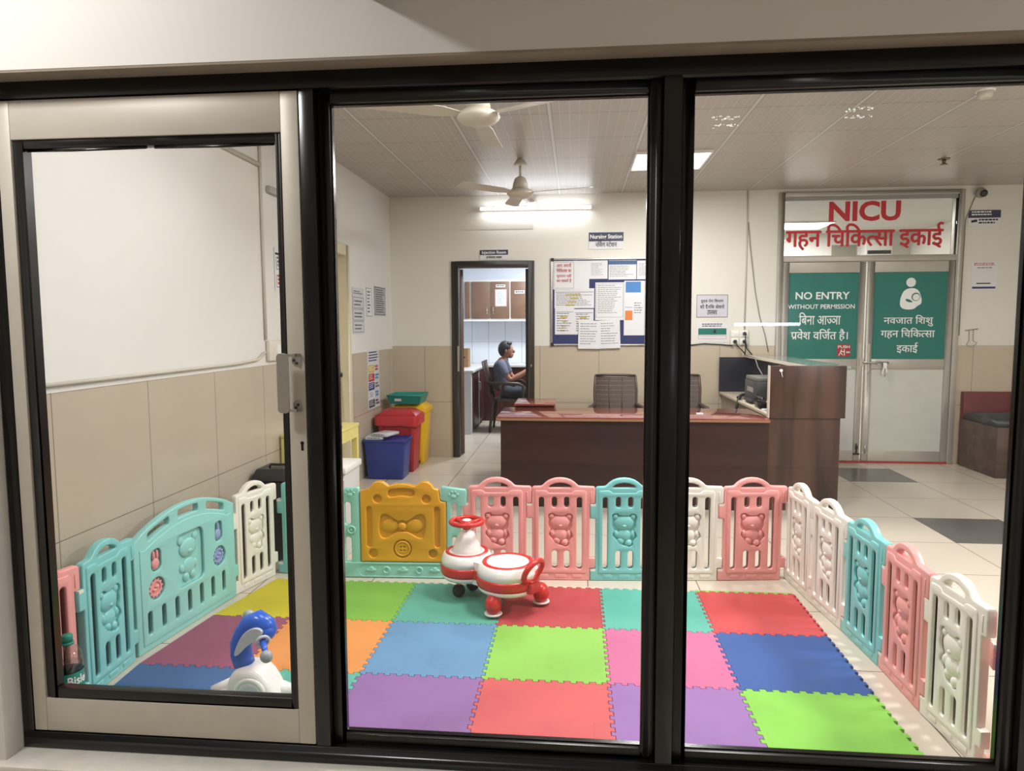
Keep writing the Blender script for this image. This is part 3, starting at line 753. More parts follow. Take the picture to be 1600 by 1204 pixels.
# ---- wide activity panel with moving toys
ap = thing('activity_panel', 'wide arched teal activity panel with toy gears on the left side of the fence', 'play fence panel', (-1.888, 2.742, 0), math.atan2(.712, .086))
AW = .712
def arch(w, z0, z1, x0=0.0, n=18): return [(x0+w*(1-k/n), z0+(z1-z0)*math.sin(PI*(k/n))**.85) for k in range(n+1)]
ao = [(0, 0), (AW, 0), (AW, .10), (AW+.028, .10), (AW+.028, .16), (AW, .16), (AW, .47), (AW, .50)]+arch(AW-.04, .512, .597, .02)[1:-1]+[(.0, .50)]
def band(x0, x1):
    pts = []
    cz = lambda x: .512+.085*math.sin(PI*max(.001, (x-.02)/(AW-.04)))**.85
    n = 8
    for k in range(n+1): x = x0+(x1-x0)*k/n; pts.append((x, cz(x)-.022))
    for k in range(n, -1, -1): x = x0+(x1-x0)*k/n; pts.append((x, cz(x)-.058))
    return smooth_poly(pts, 1)
ah = [band(.085, .225), band(.285, .43), band(.49, .63)]
ah += [rrect(.075+i*.088-.014, .075+i*.088+.014, .07, .175, .013)[::-1] for i in range(7)]
wells = [circ(.125, .262, .050)[::-1], circ(.575, .262, .050)[::-1], rrect(.095, .16, .34, .44, .025)[::-1], rrect(.545, .605, .34, .44, .022)[::-1]]
rec = rrect(.255, .455, .20, .455, .035)[::-1]
ab = MB()
ab.merge(shape(ao, ah+wells+[rec], TH, .006))
ab.merge(shape([(.03, .03), (AW-.03, .03), (AW-.03, .46)]+[(x, z-.078) for x, z in arch(AW-.12, .53, .597, .06)]+[(.03, .46)], ah[3:]+wells+[rec], TH+.008, .004))
ab.merge(shape([(.04, .18), (AW-.04, .18), (AW-.04, .47), (.04, .47)], depth=.008))
link_mesh('panel_body', soften(ab.mesh('panel_body', PC['aqua']), .8), None, ap)
br = MB()
for px, pz, rx, rz, d in ((.355, .375, .062, .046, .014), (.305, .418, .02, .02, .009), (.407, .418, .02, .02, .009), (.355, .285, .046, .040, .012), (.308, .285, .017, .022, .009), (.402, .285, .017, .022, .009), (.332, .238, .021, .023, .014), (.380, .238, .021, .023, .014), (.355, .36, .022, .016, .019)):
    br.ell((px, -.005, pz), (rx, d, rz), 16, 8)
link_mesh('bear_relief', soften(br.mesh('bear_relief', PC['aqua']), 3), None, ap)
pk, lv = M('soft pink toy plastic', (232, 160, 160), .4), M('lavender toy plastic', (150, 168, 212), .4)
for cx, m in ((.125, pk), (.575, lv)):
    gr = [(cx+(.044 if k % 4 < 2 else .036)*math.cos(2*PI*k/48), .262+(.044 if k % 4 < 2 else .036)*math.sin(2*PI*k/48)) for k in range(48)]
    gg = MB(); gg.merge(shape(gr, [circ(cx, .262, .027)[::-1]], .03, .003)); gg.merge(shape(circ(cx, .262, .028), depth=.02)); gg.ell((cx+.008, -.012, .268), (.014, .008, .008)); gg.ell((cx-.008, -.012, .256), (.012, .008, .008))
    gg.build('toy_gear', m, ap)
rb = MB(); rb.ell((.128, -.012, .372), (.024, .010, .026)); rb.ell((.118, -.012, .412), (.008, .008, .024)); rb.ell((.14, -.012, .41), (.008, .008, .024)); rb.build('rabbit_slider', pk, ap)
pr = MB(); pr.ell((.575, -.012, .375), (.024, .010, .028)); pr.ell((.575, -.012, .415), (.007, .008, .022)); pr.build('pear_slider', lv, ap)

# ---- red and white swing car
m_carred = M('red glossy plastic', (206, 52, 48), .28, var=.03); m_carwhite = M('glossy white plastic', (244, 240, 234), .25, var=.02); m_rub = M('black rubber', (30, 28, 30), .7)
sw = thing('swing_car', 'red and white ride-on swing car with steering wheel on the mat', 'ride-on toy', (-.45, 3.47, .012), 0)
sx, sy = -.335+.45, 3.385-3.47; hx, hy = -.565+.45, 3.535-3.47
wh = MB(); rd = MB()
for cx, cy, R in ((sx, sy, .155), (hx, hy, .135)):
    z0 = .118
    wh.lathe([(R*.90, z0-.018), (R*.97, z0-.008), (R*1.0, z0+.010)], (cx, cy, 0), 40)
    rd.lathe([(R*1.0, z0+.008), (R*1.03, z0+.020), (R*1.03, z0+.048), (R*1.0, z0+.058)], (cx, cy, 0), 40)
    wh.lathe([(R*1.0, z0+.056), (R*.98, z0+.085), (R*.90, z0+.110), (R*.83, z0+.118)], (cx, cy, 0), 40)
    rd.lathe([(R*.86, z0+.112), (R*.82, z0+.121), (R*.70, z0+.121), (R*.66, z0+.112)], (cx, cy, 0), 40)
    wh.lathe([(R*.69, z0+.116), (R*.55, z0+.114), (.001, z0+.110)], (cx, cy, 0), 40)
ax = Vector((hx-sx, hy-sy, 0)).normalized(); tg = Vector((-ax.y, ax.x, 0)); mid = Vector(((sx+hx)/2, (sy+hy)/2, 0))
Mx = Matrix(((ax.x, tg.x, 0, mid.x), (ax.y, tg.y, 0, mid.y), (0, 0, 1, 0), (0, 0, 0, 1)))
wh.box(-.10, .10, -.075, .075, .10, .128, Mx); rd.box(-.10, .10, -.08, .08, .128, .172, Mx); wh.box(-.10, .10, -.07, .07, .172, .215, Mx)
wh.build('white_shell', m_carwhite, sw); rd.build('red_trim', m_carred, sw)
st = MB(); zc = .118+.112
lean = (ax*.018)
st.lathe([(.080, zc-.002), (.075, zc+.02), (.062, zc+.055), (.047, zc+.085), (.038, zc+.105), (.024, zc+.112), (.020, zc+.125)], (hx, hy, 0), 28)
st.build('steering_column', m_carwhite, sw)
s2 = MB(); zw = zc+.150; C = Vector((hx, hy, zw))
s2.tube([C+Vector((.082*math.cos(t*2*PI/36), .082*math.sin(t*2*PI/36), .010)) for t in range(36)], .0125, 10, closed=True)
s2.lathe([(.021, -.03), (.021, -.008), (.036, 0), (.036, .012), (.02, .016)], C, 20)
for t in (.5, 2.6, 4.7): s2.tube([C, C+Vector((.08*math.cos(t), .08*math.sin(t), .008))], .012, 8)
wheel = s2.build('steering_wheel', m_carred, sw)
MB().ell(C+Vector((0, 0, .018)), (.024, .024, .006)).build('horn_button', m_carwhite, wheel)
rg = MB(); rc = Vector((sx-.008, sy-.012, .226))-ax*.168
upv = (Vector((0, 0, 1))-ax*.45).normalized()
rg.tube([rc+tg*.066*math.cos(t*2*PI/32)+upv*.060*math.sin(t*2*PI/32) for t in range(32)], .0145, 10, closed=True)
rg.build('back_handle', m_carred, sw)
bk = MB(); bc = Vector((sx, sy, 0))-ax*.152
Mb = Matrix(((ax.x, tg.x, 0, bc.x), (ax.y, tg.y, 0, bc.y), (0, 0, 1, 0), (0, 0, 0, 1)))
bk.box(-.022, .02, -.038, .038, .112, .162, Mb); bk.box(-.014, .012, -.028, .028, .16, .172, Mb); bk.build('handle_bracket', m_carred, sw, bevel=.006)
for k, (wx, wy) in enumerate(((-.395, 3.262), (-.172, 3.432))):
    px, py = wx+.45, wy-3.47
    pod = MB(); pod.ell((px, py, .062), (.041, .046, .052), 18, 10); pod.tube([(px, py, .075), (sx+(px-sx)*.45, sy+(py-sy)*.45, .105)], .024, 10); p_ = pod.build('wheel_pod', m_carred, sw)
    MB().lathe([(.043, .0), (.044, .005), (.041, .008)], (px, py, .014), 22).build('pod_rim', m_carwhite, p_)
    MB().lathe([(.008, -.012), (.024, -.011), (.026, 0), (.024, .011), (.008, .012)], (px, py, .026), 20, Matrix.Rotation(PI/2, 4, 'Y')).build('caster_wheel', m_rub, p_)
for k, off in enumerate((-.055, .055)):
    p = Vector((hx, hy, 0))+tg*off+ax*.01
    fw_ = MB(); fw_.lathe([(.01, -.014), (.032, -.012), (.034, 0), (.032, .012), (.01, .014)], (p.x, p.y, .034), 22, Matrix.Rotation(PI/2, 4, 'X') @ Matrix.Rotation(.5, 4, 'Z')); a_ = fw_.build('front_wheel', m_rub, sw)
    MB().tube([(p.x, p.y, .04), (p.x, p.y, .106)], .012, 8).build('wheel_fork', m_carred, a_)

# ---- rocking toy with a blue head
m_blue = M('bright blue plastic', (44, 98, 206), .25, var=.04); m_greyp = M('grey plastic', (160, 168, 172), .35); m_lgrey = M('pale grey plastic', (196, 202, 206), .4)
rk = thing('rocking_toy', 'white rocking toy with curved blue head and grey knobbed handles', 'rocking toy', (-1.205, 2.42, .0155), 0)
wb_ = MB()
prof = [(-.10, .0), (.115, .0), (.105, .055), (.080, .105), (.050, .138), (.02, .152), (-.025, .152), (-.055, .135), (-.075, .10), (-.085, .05)]
wb_.merge(soften(shape(smooth_poly(prof, 2), [], .13, .03, res=5), 1.2))
wb_.build('body_shell', m_carwhite, rk)
MB().ell((.015, -.064, .055), (.040, .010, .045), 20, 10).build('side_hub', m_lgrey, rk)
tr = MB(); tr.tube([(.015+.055*math.cos(t*2*PI/28), -.060, .055+.060*math.sin(t*2*PI/28)) for t in range(28)], .010, 8, closed=True); tr.build('hub_ring', m_carwhite, rk)
bs = MB(); bs.tube([(-.17, .02, .022), (-.10, .03, .045), (.0, .04, .05), (.10, .03, .04), (.19, .02, .022)], [.02, .028, .03, .028, .02], 12); bs.tube([(-.07, -.03, .03), (-.13, -.045, .024), (-.20, -.06, .014)], [.035, .03, .014], 12); bs.build('rocker_base', m_carwhite, rk)
hd_ = MB(); hp_ = [(-.030, .0, .145), (-.040, .0, .185), (-.040, .0, .225), (-.024, .0, .262), (.000, .0, .298), (.030, .0, .312), (.062, .0, .294), (.080, .0, .268)]
hd_.tube(hp_, [.038, .040, .040, .040, .041, .042, .038, .024], 18); hd_.ell((.012, 0, .303), (.040, .042, .036), 18, 10); hd_.ell((.062, 0, .280), (.036, .042, .034), 18, 10)
hd_.build('blue_head', m_blue, rk)
st_ = MB()
c_ = [(-.048, .200), (-.028, .252), (.000, .292), (.040, .310), (.070, .296)]; d_ = [(.058, .270), (.026, .252), (.000, .232), (-.034, .196)]
st_.merge(soften(shape(smooth_poly(c_+d_, 2), depth=.014, bevel=.003), 1)); st_.build('silver_flash', m_lgrey, rk, loc=(0, -.0435, .0))
for s in (-1, 1):
    h = MB(); y0 = -.040 if s < 0 else .040
    p0 = Vector((.062 if s < 0 else -.004, y0, .262 if s < 0 else .298)); p1 = p0+Vector((.040 if s < 0 else -.050, s*.060, -.026 if s < 0 else -.012))
    h.tube([p0, p1], .011, 12); hh = h.build('handle_bar', m_blue, rk)
    e = MB(); e.ell(p1+(p1-p0).normalized()*.012, (.023, .020, .023), 18, 10); e.build('handle_knob', m_greyp, hh)
    c = MB(); dirv = (p1-p0).normalized(); u = dirv.cross(Vector((0, 0, 1))).normalized(); w_ = dirv.cross(u)
    c.tube([p0+dirv*.010+(u*math.cos(t*2*PI/24)+w_*math.sin(t*2*PI/24))*.021 for t in range(24)], .006, 8, closed=True); c.build('handle_collar', m_lgrey, hh)

# ---- water bottle
bt = thing('water_bottle', 'half empty clear water bottle with teal cap and label behind the door glass', 'bottle', (-1.785, 2.225, 0), 0)
kp = glass('clear bottle plastic', (.90, .94, .92), .10)
MB().lathe([(.036, .002), (.043, .010), (.045, .11), (.0435, .115), (.0435, .218), (.045, .222), (.0445, .24), (.045, .25), (.042, .270), (.032, .290), (.018, .305), (.0145, .312), (.0145, .322)], n=36).build('bottle_body', kp, bt)
MB().lathe([(.0400, .006), (.0425, .236), (.0425, .238)], n=28).build('water', glass('water', (.86, .90, .89), .06), bt)
MB().lathe([(.0175, .316), (.018, .338), (.016, .342), (.0, .3425)], n=24).lathe([(.021, .308), (.021, .315), (.016, .316)], n=24).build('bottle_cap', M('teal cap', (20, 138, 118), .35), bt)
lb = MB().lathe([(.0458, .118), (.0458, .214)], n=40, cap=False).build('label_wrap', M('teal paper label', (24, 140, 122), .4), bt)
t = text_mb('Bisleri', .02); lm = MB(); wmax = max(v[0] for v in t.v)
def wrap(v):
    a = (v[0]/wmax-.5)*1.9-PI/2+1.45; return (.0468*math.cos(a), .0468*math.sin(a), .172+v[1]*.044)
lm.add([wrap(v) for v in t.v], t.f); lm.build('label_lettering', m_ink_white, lb)

# ================================================================== BACK OF THE HALL
# ---- wall signs and papers
def sheet(name, label, cat, x0, x1, z0, z1, y=YB-.0015, mat=None, group=None, tilt=0.0, th=.0015):
    """a flat sheet facing -Y; origin at its lower left corner"""
    t = thing(name, label, cat, (x0, y, z0), 0, group); t.rotation_euler = (0, tilt, 0)
    MB().box(0, x1-x0, -th, 0, 0, z1-z0).build('sheet', mat or m_paper, t); return t, x1-x0, z1-z0
def quad(name, mat, parent, x0, x1, z0, z1, y=-.0022): return MB().add([(x0, y, z0), (x1, y, z0), (x1, y, z1), (x0, y, z1)], [(0, 1, 2, 3)]).build(name, mat, parent)
def frame_lines(name, mat, parent, x0, x1, z0, z1, t=.003, y=-.0022):
    m = MB()
    for a, b, c, d in ((x0, x1, z0, z0+t), (x0, x1, z1-t, z1), (x0, x0+t, z0, z1), (x1-t, x1, z0, z1)): m.add([(a, y, c), (b, y, c), (b, y, d), (a, y, d)], [(0, 1, 2, 3)])
    return m.build(name, mat, parent)
t, w, h = sheet('door_sign', 'blue and white Injection Room sign above the doorway', 'sign', -1.012, -.714, 2.105, 2.208, th=.006)
quad('blue_band', m_navy, t, 0, w, h*.5, h, -.0066); text_on('letters_injection', 'Injection Room', m_ink_white, t, w/2, -.0072, h*.62, width=w*.86, height=.042, bold=.02)
text_on('letters_hindi', ['इ', ('h', 'न', .62), 'जेकशन कक', 'ष'], m_ink_dk, t, w/2, -.0072, h*.14, width=w*.55, height=.036, bold=.015)
t, w, h = sheet('door_sign', 'blue and white Nursing Station sign above the notice board', 'sign', .127, .483, 2.20, 2.372, th=.006)
quad('blue_band', m_navy, t, 0, w, h*.47, h, -.0066); text_on('letters_nursing', 'Nursing Station', m_ink_white, t, w/2, -.0072, h*.64, width=w*.92, height=.056, bold=.02)
text_on('letters_hindi', ['न', 'िस', ('reph', -.25), 'ग ', ('h', 'स', .70), 'टेशन'], m_ink_dk, t, w/2, -.0072, h*.15, width=w*.62, height=.06, bold=.015)

# notice board with its papers
nb = thing('notice_board', 'aluminium framed blue notice board crowded with papers', 'notice board', (-.264, YB, 1.205))
BW, BH = 1.06, .905
MB().box(.012, BW-.012, -.012, 0, .012, BH-.012).build('felt', M('blue felt', (50, 58, 104), .85), nb)
f = MB(); f.box(0, BW, -.022, 0, 0, .016); f.box(0, BW, -.022, 0, BH-.016, BH); f.box(0, .016, -.022, 0, .016, BH-.016); f.box(BW-.016, BW, -.022, 0, .016, BH-.016); f.build('frame', m_steel, nb, bevel=.003)
for x in (0, BW-.03):
    for z in (-.004, BH-.03): MB().box(x, x+.03, -.025, -.0005, z, z+.034).build('corner_cap', m_dark, nb)
pr_ = random.Random(11)
def paper(u0, u1, v0, v1, label, kind, layer=0, tilt=0.0):
    """u,v in photo-crop pixels of the board (60..1100, 150..1080)"""
    kx, kz = 1.06/1090, .905/925
    x0, x1 = -.264+(u0-62)*kx, -.264+(u1-62)*kx; z1, z0 = 1.205+(1078-v0)*kz, 1.205+(1078-v1)*kz
    t, w, h = sheet('pinned_paper', label, 'paper', x0, x1, z0, z1, YB-.0135-.002*layer, None, 'papers on the notice board', tilt)
    if kind == 'red':
        frame_lines('border', m_ink_dk, t, .01, w-.01, .012, h-.012, .002)
        for k, s in enumerate(('आप अपनी', 'िचिकतसा का', 'भुगतान नहीं', 'कर सकते है')): text_on('red_lettering', [s], m_ink_red, t, w/2, -.0024, h*(.78-.175*k), width=w*.68, height=.042, bold=.01)
    elif kind == 'rows': print_rows('print', m_ink, t, .02, w-.02, .03, h-.03, -.0024, 9, .5, .22, pr_)
    elif kind == 'form':
        print_rows('print', m_ink, t, .025, w-.02, .06, h-.03, -.0024, 15, .6, .25, pr_); frame_lines('border', m_ink_dk, t, .008, w-.008, .03, h-.014, .002)
    elif kind == 'table':
        print_rows('print', m_ink, t, .02, w-.02, .02, h-.05, -.0024, 8, .6, .3, pr_); quad('rule', m_ink_blue, t, .01, w-.01, h-.04, h-.036)
        for k in range(4): quad('yellow_mark', m_ink_yel, t, w*(.28+.06*(k % 3)), w*(.5+.05*k), h*(.12+.17*k), h*(.12+.17*k)+.016, -.0023)
    elif kind == 'header':
        quad('blue_header', M('deep blue header', (48, 92, 140), .5), t, 0, w, h-.045, h-.004); print_rows('print', m_ink, t, .012, w-.02, .02, h-.06, -.0024, 7, .6, .25, pr_)
    elif kind == 'blue':
        quad('blue_block', m_ink_sky, t, .015, w*.82, h-.12, h-.01); quad('orange_block', m_ink_orange, t, .012, w*.42, h*.28, h*.28+.098); print_rows('print', m_ink, t, w*.5, w-.015, h*.38, h*.60, -.0024, 5, .6, .3, pr_); print_rows('rule_print', m_ink, t, .012, w*.42, h*.49, h*.52, -.0024, 1, .9, .3, pr_)
    return t
paper(470, 665, 178, 372, 'creased plastic covered paper along the top of the notice board', 'rows', 0)
paper(675, 968, 178, 380, 'white notice with a deep blue heading bar at the top of the board', 'header', 0)
paper(975, 1100, 185, 380, 'pale paper at the top right corner of the notice board', 'rows', 0)
paper(100, 525, 470, 680, 'wide grey table of figures at the left middle of the board', 'table', 0)
paper(85, 318, 180, 480, 'notice in red lettering pinned top left of the board', 'red', 2)
paper(296, 470, 178, 485, 'blank grey sheet beside the red lettered notice', 'none', 1, .01)
paper(105, 312, 680, 960, 'printed chart with yellow marks at the lower left of the board', 'table', 1)
paper(312, 520, 690, 960, 'second chart with yellow marks, partly covered by a hanging sheet', 'table', 0)
paper(536, 840, 410, 808, 'large ruled form in the centre of the notice board', 'form', 1)
paper(842, 1056, 395, 970, 'tall poster with a sky blue and an orange block on the right of the board', 'blue', 0)
paper(1058, 1102, 400, 970, 'narrow sheet at the right edge of the notice board', 'rows', 0)
paper(355, 590, 812, 1112, 'white sheet with a black dot hanging over the lower frame', 'rows', 6, .012)
paper(582, 808, 812, 1112, 'white sheet with a blue heading line hanging over the lower frame', 'rows', 5, -.03)

# papers and switches left of the NICU door
t, w, h = sheet('wall_notice', 'small grey lined Hindi notice above the green notice by the sockets', 'notice', 1.236, 1.55, 1.494, 1.724, mat=M('lavender paper', (208, 206, 214), .6))
frame_lines('border', m_ink_dk, t, 0, w, 0, h, .004)
for k, s in enumerate((['हृदय रोग िवभाग'], ['की दैनिक सेवायें'], ['उपलबध'])): text_on('black_lettering', s, m_ink_dk, t, w/2, -.0024, h*(.66-.27*k), width=w*(.72, .78, .32)[k], height=.046, bold=.01)
t, w, h = sheet('wall_notice', 'white notice with a green band, beneath the grey notice', 'notice', 1.246, 1.555, 1.236, 1.442)
quad('green_band', m_green, t, .012, w-.012, h*.38, h*.70); print_rows('print', m_ink_dk, t, .05, w-.05, h*.74, h-.014, -.0024, 2, .9, .45, pr_)
frame_lines('border', M('red rule', (190, 60, 60), .6), t, .012, w-.012, .035, h*.33, .003); print_rows('red_print', m_ink_red, t, .03, w-.03, .05, h*.24, -.0024, 1, .9, .5, pr_); quad('dark_mark', m_ink_dk, t, w*.54, w*.62, h*.46, h*.62, -.0026)
def socket_board(name, label, x0, z0, wd, ht, n):
    t = thing(name, label, 'socket', (x0, YB, z0)); MB().box(0, wd, -.022, 0, 0, ht).build('plate', M('aged ivory plastic', (222, 216, 196), .45), t, bevel=.004)
    for i in range(n):
        for k in range(2):
            x = wd*(i+.5)/n; z = ht*(k+.5)/2
            MB().box(x-wd*.4/n, x+wd*.4/n, -.026, -.021, z-ht*.2, z+ht*.2).build('socket_module', m_white_p, t, bevel=.002)
    return t
socket_board('socket_board', 'ivory socket board with black plugs above the counter', 1.578, 1.208, .185, .155, 2)
m_cable = M('black cable', (28, 28, 30), .5)
def plug_cable(name, label, x, z, pts, r=.006):
    t = thing(name, label, 'cable', (x, YB-.03, z)); MB().lathe([(.018, 0), (.02, .012), (.012, .035)], M4=Matrix.Rotation(PI/2, 4, 'X'), n=14).build('plug', m_cable, t)
    MB().tube([(0, -.03, 0)]+pts, r, 7).build('cord', m_cable, t)
plug_cable('plug_lead', 'black plug and lead hanging from the upper right socket', 1.718, 1.325, [(.0, -.045, -.06), (.015, -.045, -.15), (.07, -.05, -.215)])
plug_cable('plug_lead', 'black plug and lead hanging from the lower left socket', 1.624, 1.245, [(.01, -.05, -.04), (.06, -.06, -.09), (.10, -.06, -.138)])
plug_cable('plug_lead', 'black plug and lead hanging from the lower right socket', 1.718, 1.245, [(.0, -.05, -.04), (.002, -.05, -.09), (-.005, -.05, -.14)])
def run(name, label, pts, r, mat, cat='cable'):
    p0 = Vector(pts[0]); o = MB().tube([Vector(p)-p0 for p in pts], r, 8).build(name, mat, None, loc=p0); return tag(o, label, cat)
m_conduit = M('ivory conduit', (206, 200, 186), .5)
run('wall_conduit', 'thin conduit running down the back wall to the socket board', [(1.725, YB-.006, 2.765), (1.722, YB-.006, 1.37)], .008, m_conduit, 'conduit')
m_gcable = M('grey cable', (150, 146, 136), .5)
run('loose_cable', 'loose grey cable hanging beside the conduit on the back wall', [(1.735, YB-.006, 2.45), (1.76, YB-.008, 2.2), (1.82, YB-.008, 1.75), (1.87, YB-.008, 1.5), (1.93, YB-.01, 1.3), (1.965, YB-.01, 1.14)], .005, m_gcable)
run('dado_cable', 'black cable along the tile edge left of the socket board', [(1.0, YB-.010, 1.212), (1.15, YB-.010, 1.205), (1.32, YB-.010, 1.222), (1.5, YB-.010, 1.212), (1.60, YB-.026, 1.203)], .006, m_cable)
# right of the NICU door
t, w, h = sheet('wall_sign', 'dark and white camera warning sign below the security camera', 'sign', 3.845, 4.148, 2.375, 2.53, th=.005)
quad('dark_band', m_navy, t, 0, w, h*.52, h, -.0056); print_rows('white_print', m_ink_white, t, .03, w-.08, h*.6, h*.93, -.006, 2, .9, .5, pr_); print_rows('print', m_ink_dk, t, .10, w-.02, .012, h*.45, -.006, 2, .8, .55, pr_)
g_ = MB(); q_ = stroke([(.03, .045), (.085, .055)], .024); g_.add([(v[0], -.006, v[1]) for v in q_.v], q_.f); g_.build('camera_symbol', m_ink_dk, t)
t, w, h = sheet('wall_poster', 'white poster with red heading and blue foot right of the NICU door', 'poster', 3.905, 4.148, 1.752, 2.030)
print_rows('red_print', m_ink_red, t, .02, w-.02, h*.84, h*.95, -.0024, 2, .9, .55, pr_); print_rows('print', m_ink, t, .05, w-.05, h*.74, h*.80, -.0024, 1, .9, .5, pr_); quad('blue_foot', m_ink_blue, t, .012, w-.012, .012, .032); quad('dark_strip', m_ink_dk, t, .05, w-.06, h*.21, h*.25)
cc = thing('security_camera', 'small dome security camera under the ceiling right of the NICU door', 'camera', (3.93, YB, 2.70))
MB().lathe([(.045, 0), (.045, .02), (.03, .035)], M4=Matrix.Rotation(PI/2, 4, 'X'), n=20).build('mount', m_white_p, cc)
MB().ell((-.005, -.055, -.01), (.052, .05, .05)).build('housing', M('grey camera shell', (150, 146, 140), .4), cc)
MB().lathe([(.034, 0), (.034, .012), (.02, .02)], M4=Matrix.Rotation(PI/2+.3, 4, 'X'), c=(.0, -.095, -.022), n=18).build('lens', m_black, cc)
run('camera_cable', 'grey camera cable running down beside the NICU door frame', [(3.90, YB-.004, 2.66), (3.86, YB-.006, 2.55), (3.822, YB-.006, 2.44), (3.815, YB-.006, 1.3)], .005, m_gcable)
hk = thing('wire_holder', 'empty wire bottle holder on the wall above the red bench', 'holder', (3.93, YB, 1.24))
h_ = MB(); h_.tube([(-.06, -.008, .11), (.06, -.008, .125)], .005, 6); h_.tube([(-.02, -.008, .12), (-.02, -.012, .01), (-.05, -.03, -.03)], .004, 6); h_.tube([(.02, -.008, .12), (.02, -.012, .01), (.045, -.03, -.01)], .004, 6)
h_.tube([(-.05, -.03, -.03), (-.03, -.06, -.05), (.02, -.06, -.03), (.045, -.03, -.01)], .004, 6); h_.build('wire_frame', M('tarnished wire', (176, 166, 144), .5, .3), hk)

# ---- ceiling things
tl = thing('tube_light', 'lit fluorescent batten on the back wall above the doorway', 'light', (-.425, YB, 2.60))
MB().box(-.58, .58, -.045, -.012, .008, .045).build('housing', m_white_p, tl, bevel=.004)
MB().tube([(-.565, -.062, .024), (.565, -.062, .024)], .014, 14).build('tube', emit('tube glow', (240, 244, 255), 13), tl)
f = MB(); f.box(-.58, -.565, -.08, -.03, .005, .045); f.build('end_cap', m_white_p, tl); f = MB(); f.box(.565, .58, -.08, -.03, .005, .045); f.build('end_cap', m_white_p, tl)
rs_ = thing('wall_box', 'small round faced white box on the wall over the fluorescent batten', 'junction box', (-.465, YB-.012, 2.645))
MB().box(-.045, .045, -.03, 0, 0, .085).build('box', M('pale box', (212, 204, 196), .5), rs_, bevel=.005); MB().lathe([(.03, 0), (.03, .012), (.0, .02)], M4=Matrix.Rotation(PI/2, 4, 'X'), c=(0, -.03, .045), n=18).build('dial', M('pinkish dial', (196, 176, 170), .5), rs_)
def panel_light(label, x, y, z=ZC, s=.6, st=3.5):
    t = thing('ceiling_panel_light', label, 'light', (x, y, z))
    f = MB(); f.box(-s/2, s/2, -s/2, -s/2+.015, -.02, 0); f.box(-s/2, s/2, s/2-.015, s/2, -.02, 0); f.box(-s/2, -s/2+.015, -s/2+.015, s/2-.015, -.02, 0); f.box(s/2-.015, s/2, -s/2+.015, s/2-.015, -.02, 0); f.build('trim_frame', m_white_p, t)
    MB().box(-s/2+.015, s/2-.015, -s/2+.015, s/2-.015, -.012, 0).build('diffuser', emit('panel glow', (246, 248, 255), st), t)
panel_light('square lit ceiling panel behind the right black window post', .757, 5.97)
panel_light('square lit ceiling panel over the middle of the play mat', .4, 3.3)
panel_light('square lit ceiling panel over the left of the play mat', -.9, 2.65)
panel_light('square lit ceiling panel over the open floor on the right', 3.0, 3.0)
panel_light('lit ceiling panel inside the room behind the NICU transom', 2.94, 9.62, 2.715, .66)
panel_light('lit ceiling panel inside the injection room', -.3, 9.3, 2.70)
m_fan = M('cream fan enamel', (202, 196, 180), .35)
def fan(label, x, y, zb, rot):
    t = thing('ceiling_fan', label, 'ceiling fan', (x, y, zb), rot, 'ceiling fans')
    MB().lathe([(.05, .0), (.055, .012), (.03, .05), (.014, .06)], c=(0, 0, ZC-zb-.058), n=20).build('canopy', m_fan, t)
    MB().tube([(0, 0, .15), (0, 0, ZC-zb-.01)], .011, 10).build('down_rod', m_fan, t)
    MB().lathe([(.035, .075), (.065, .08), (.058, .12), (.045, .16), (.02, .175)], n=24).build('motor_cap', m_fan, t)
    MB().lathe([(.001, .0), (.05, .002), (.09, .014), (.108, .03), (.112, .038), (.105, .055), (.07, .075), (.03, .078)], n=32).build('motor_housing', m_fan, t)
    for k in range(3):
        a = 2*PI*k/3; R = Matrix.Rotation(a, 4, 'Z') @ Matrix.Translation((0, 0, .045)) @ Matrix.Rotation(.2, 4, 'X')
        m = MB(); me = flat(shape([(.10, -.025), (.20, -.05), (.58, -.065), (.60, -.05), (.60, .045), (.57, .06), (.20, .05), (.10, .025)], depth=.004, bevel=.001)); m.merge(me, R); m.build('blade', m_fan, t)
    return t
fan('cream ceiling fan on a rod in front of the fluorescent batten', -.458, 5.8, 2.452, -.3)
fan('cream ceiling fan nearest the glass, only its motor hub in view', -.50, 3.62, 2.435, PI/2)
sp = thing('sprinkler', 'small brass sprinkler head in the ceiling before the NICU door', 'sprinkler', (3.007, 6.18, ZC)); m_brass = M('dull brass', (120, 104, 82), .4, .6)
MB().lathe([(.045, -.006), (.045, 0)], n=20).build('escutcheon', m_brass, sp); MB().lathe([(.014, -.04), (.014, -.006)], n=12).build('stem', m_brass, sp); MB().lathe([(.028, -.048), (.028, -.044)], n=14).build('deflector', m_brass, sp)
sd = thing('smoke_detector', 'small cream detector on the ceiling at the top right', 'detector', (2.356, 4.41, ZC)); MB().lathe([(.028, -.05), (.04, -.035), (.042, -.012)], n=24).build('sensor_head', m_fan, sd); MB().lathe([(.05, -.012), (.05, 0)], n=24).build('base', m_white_p, sd)

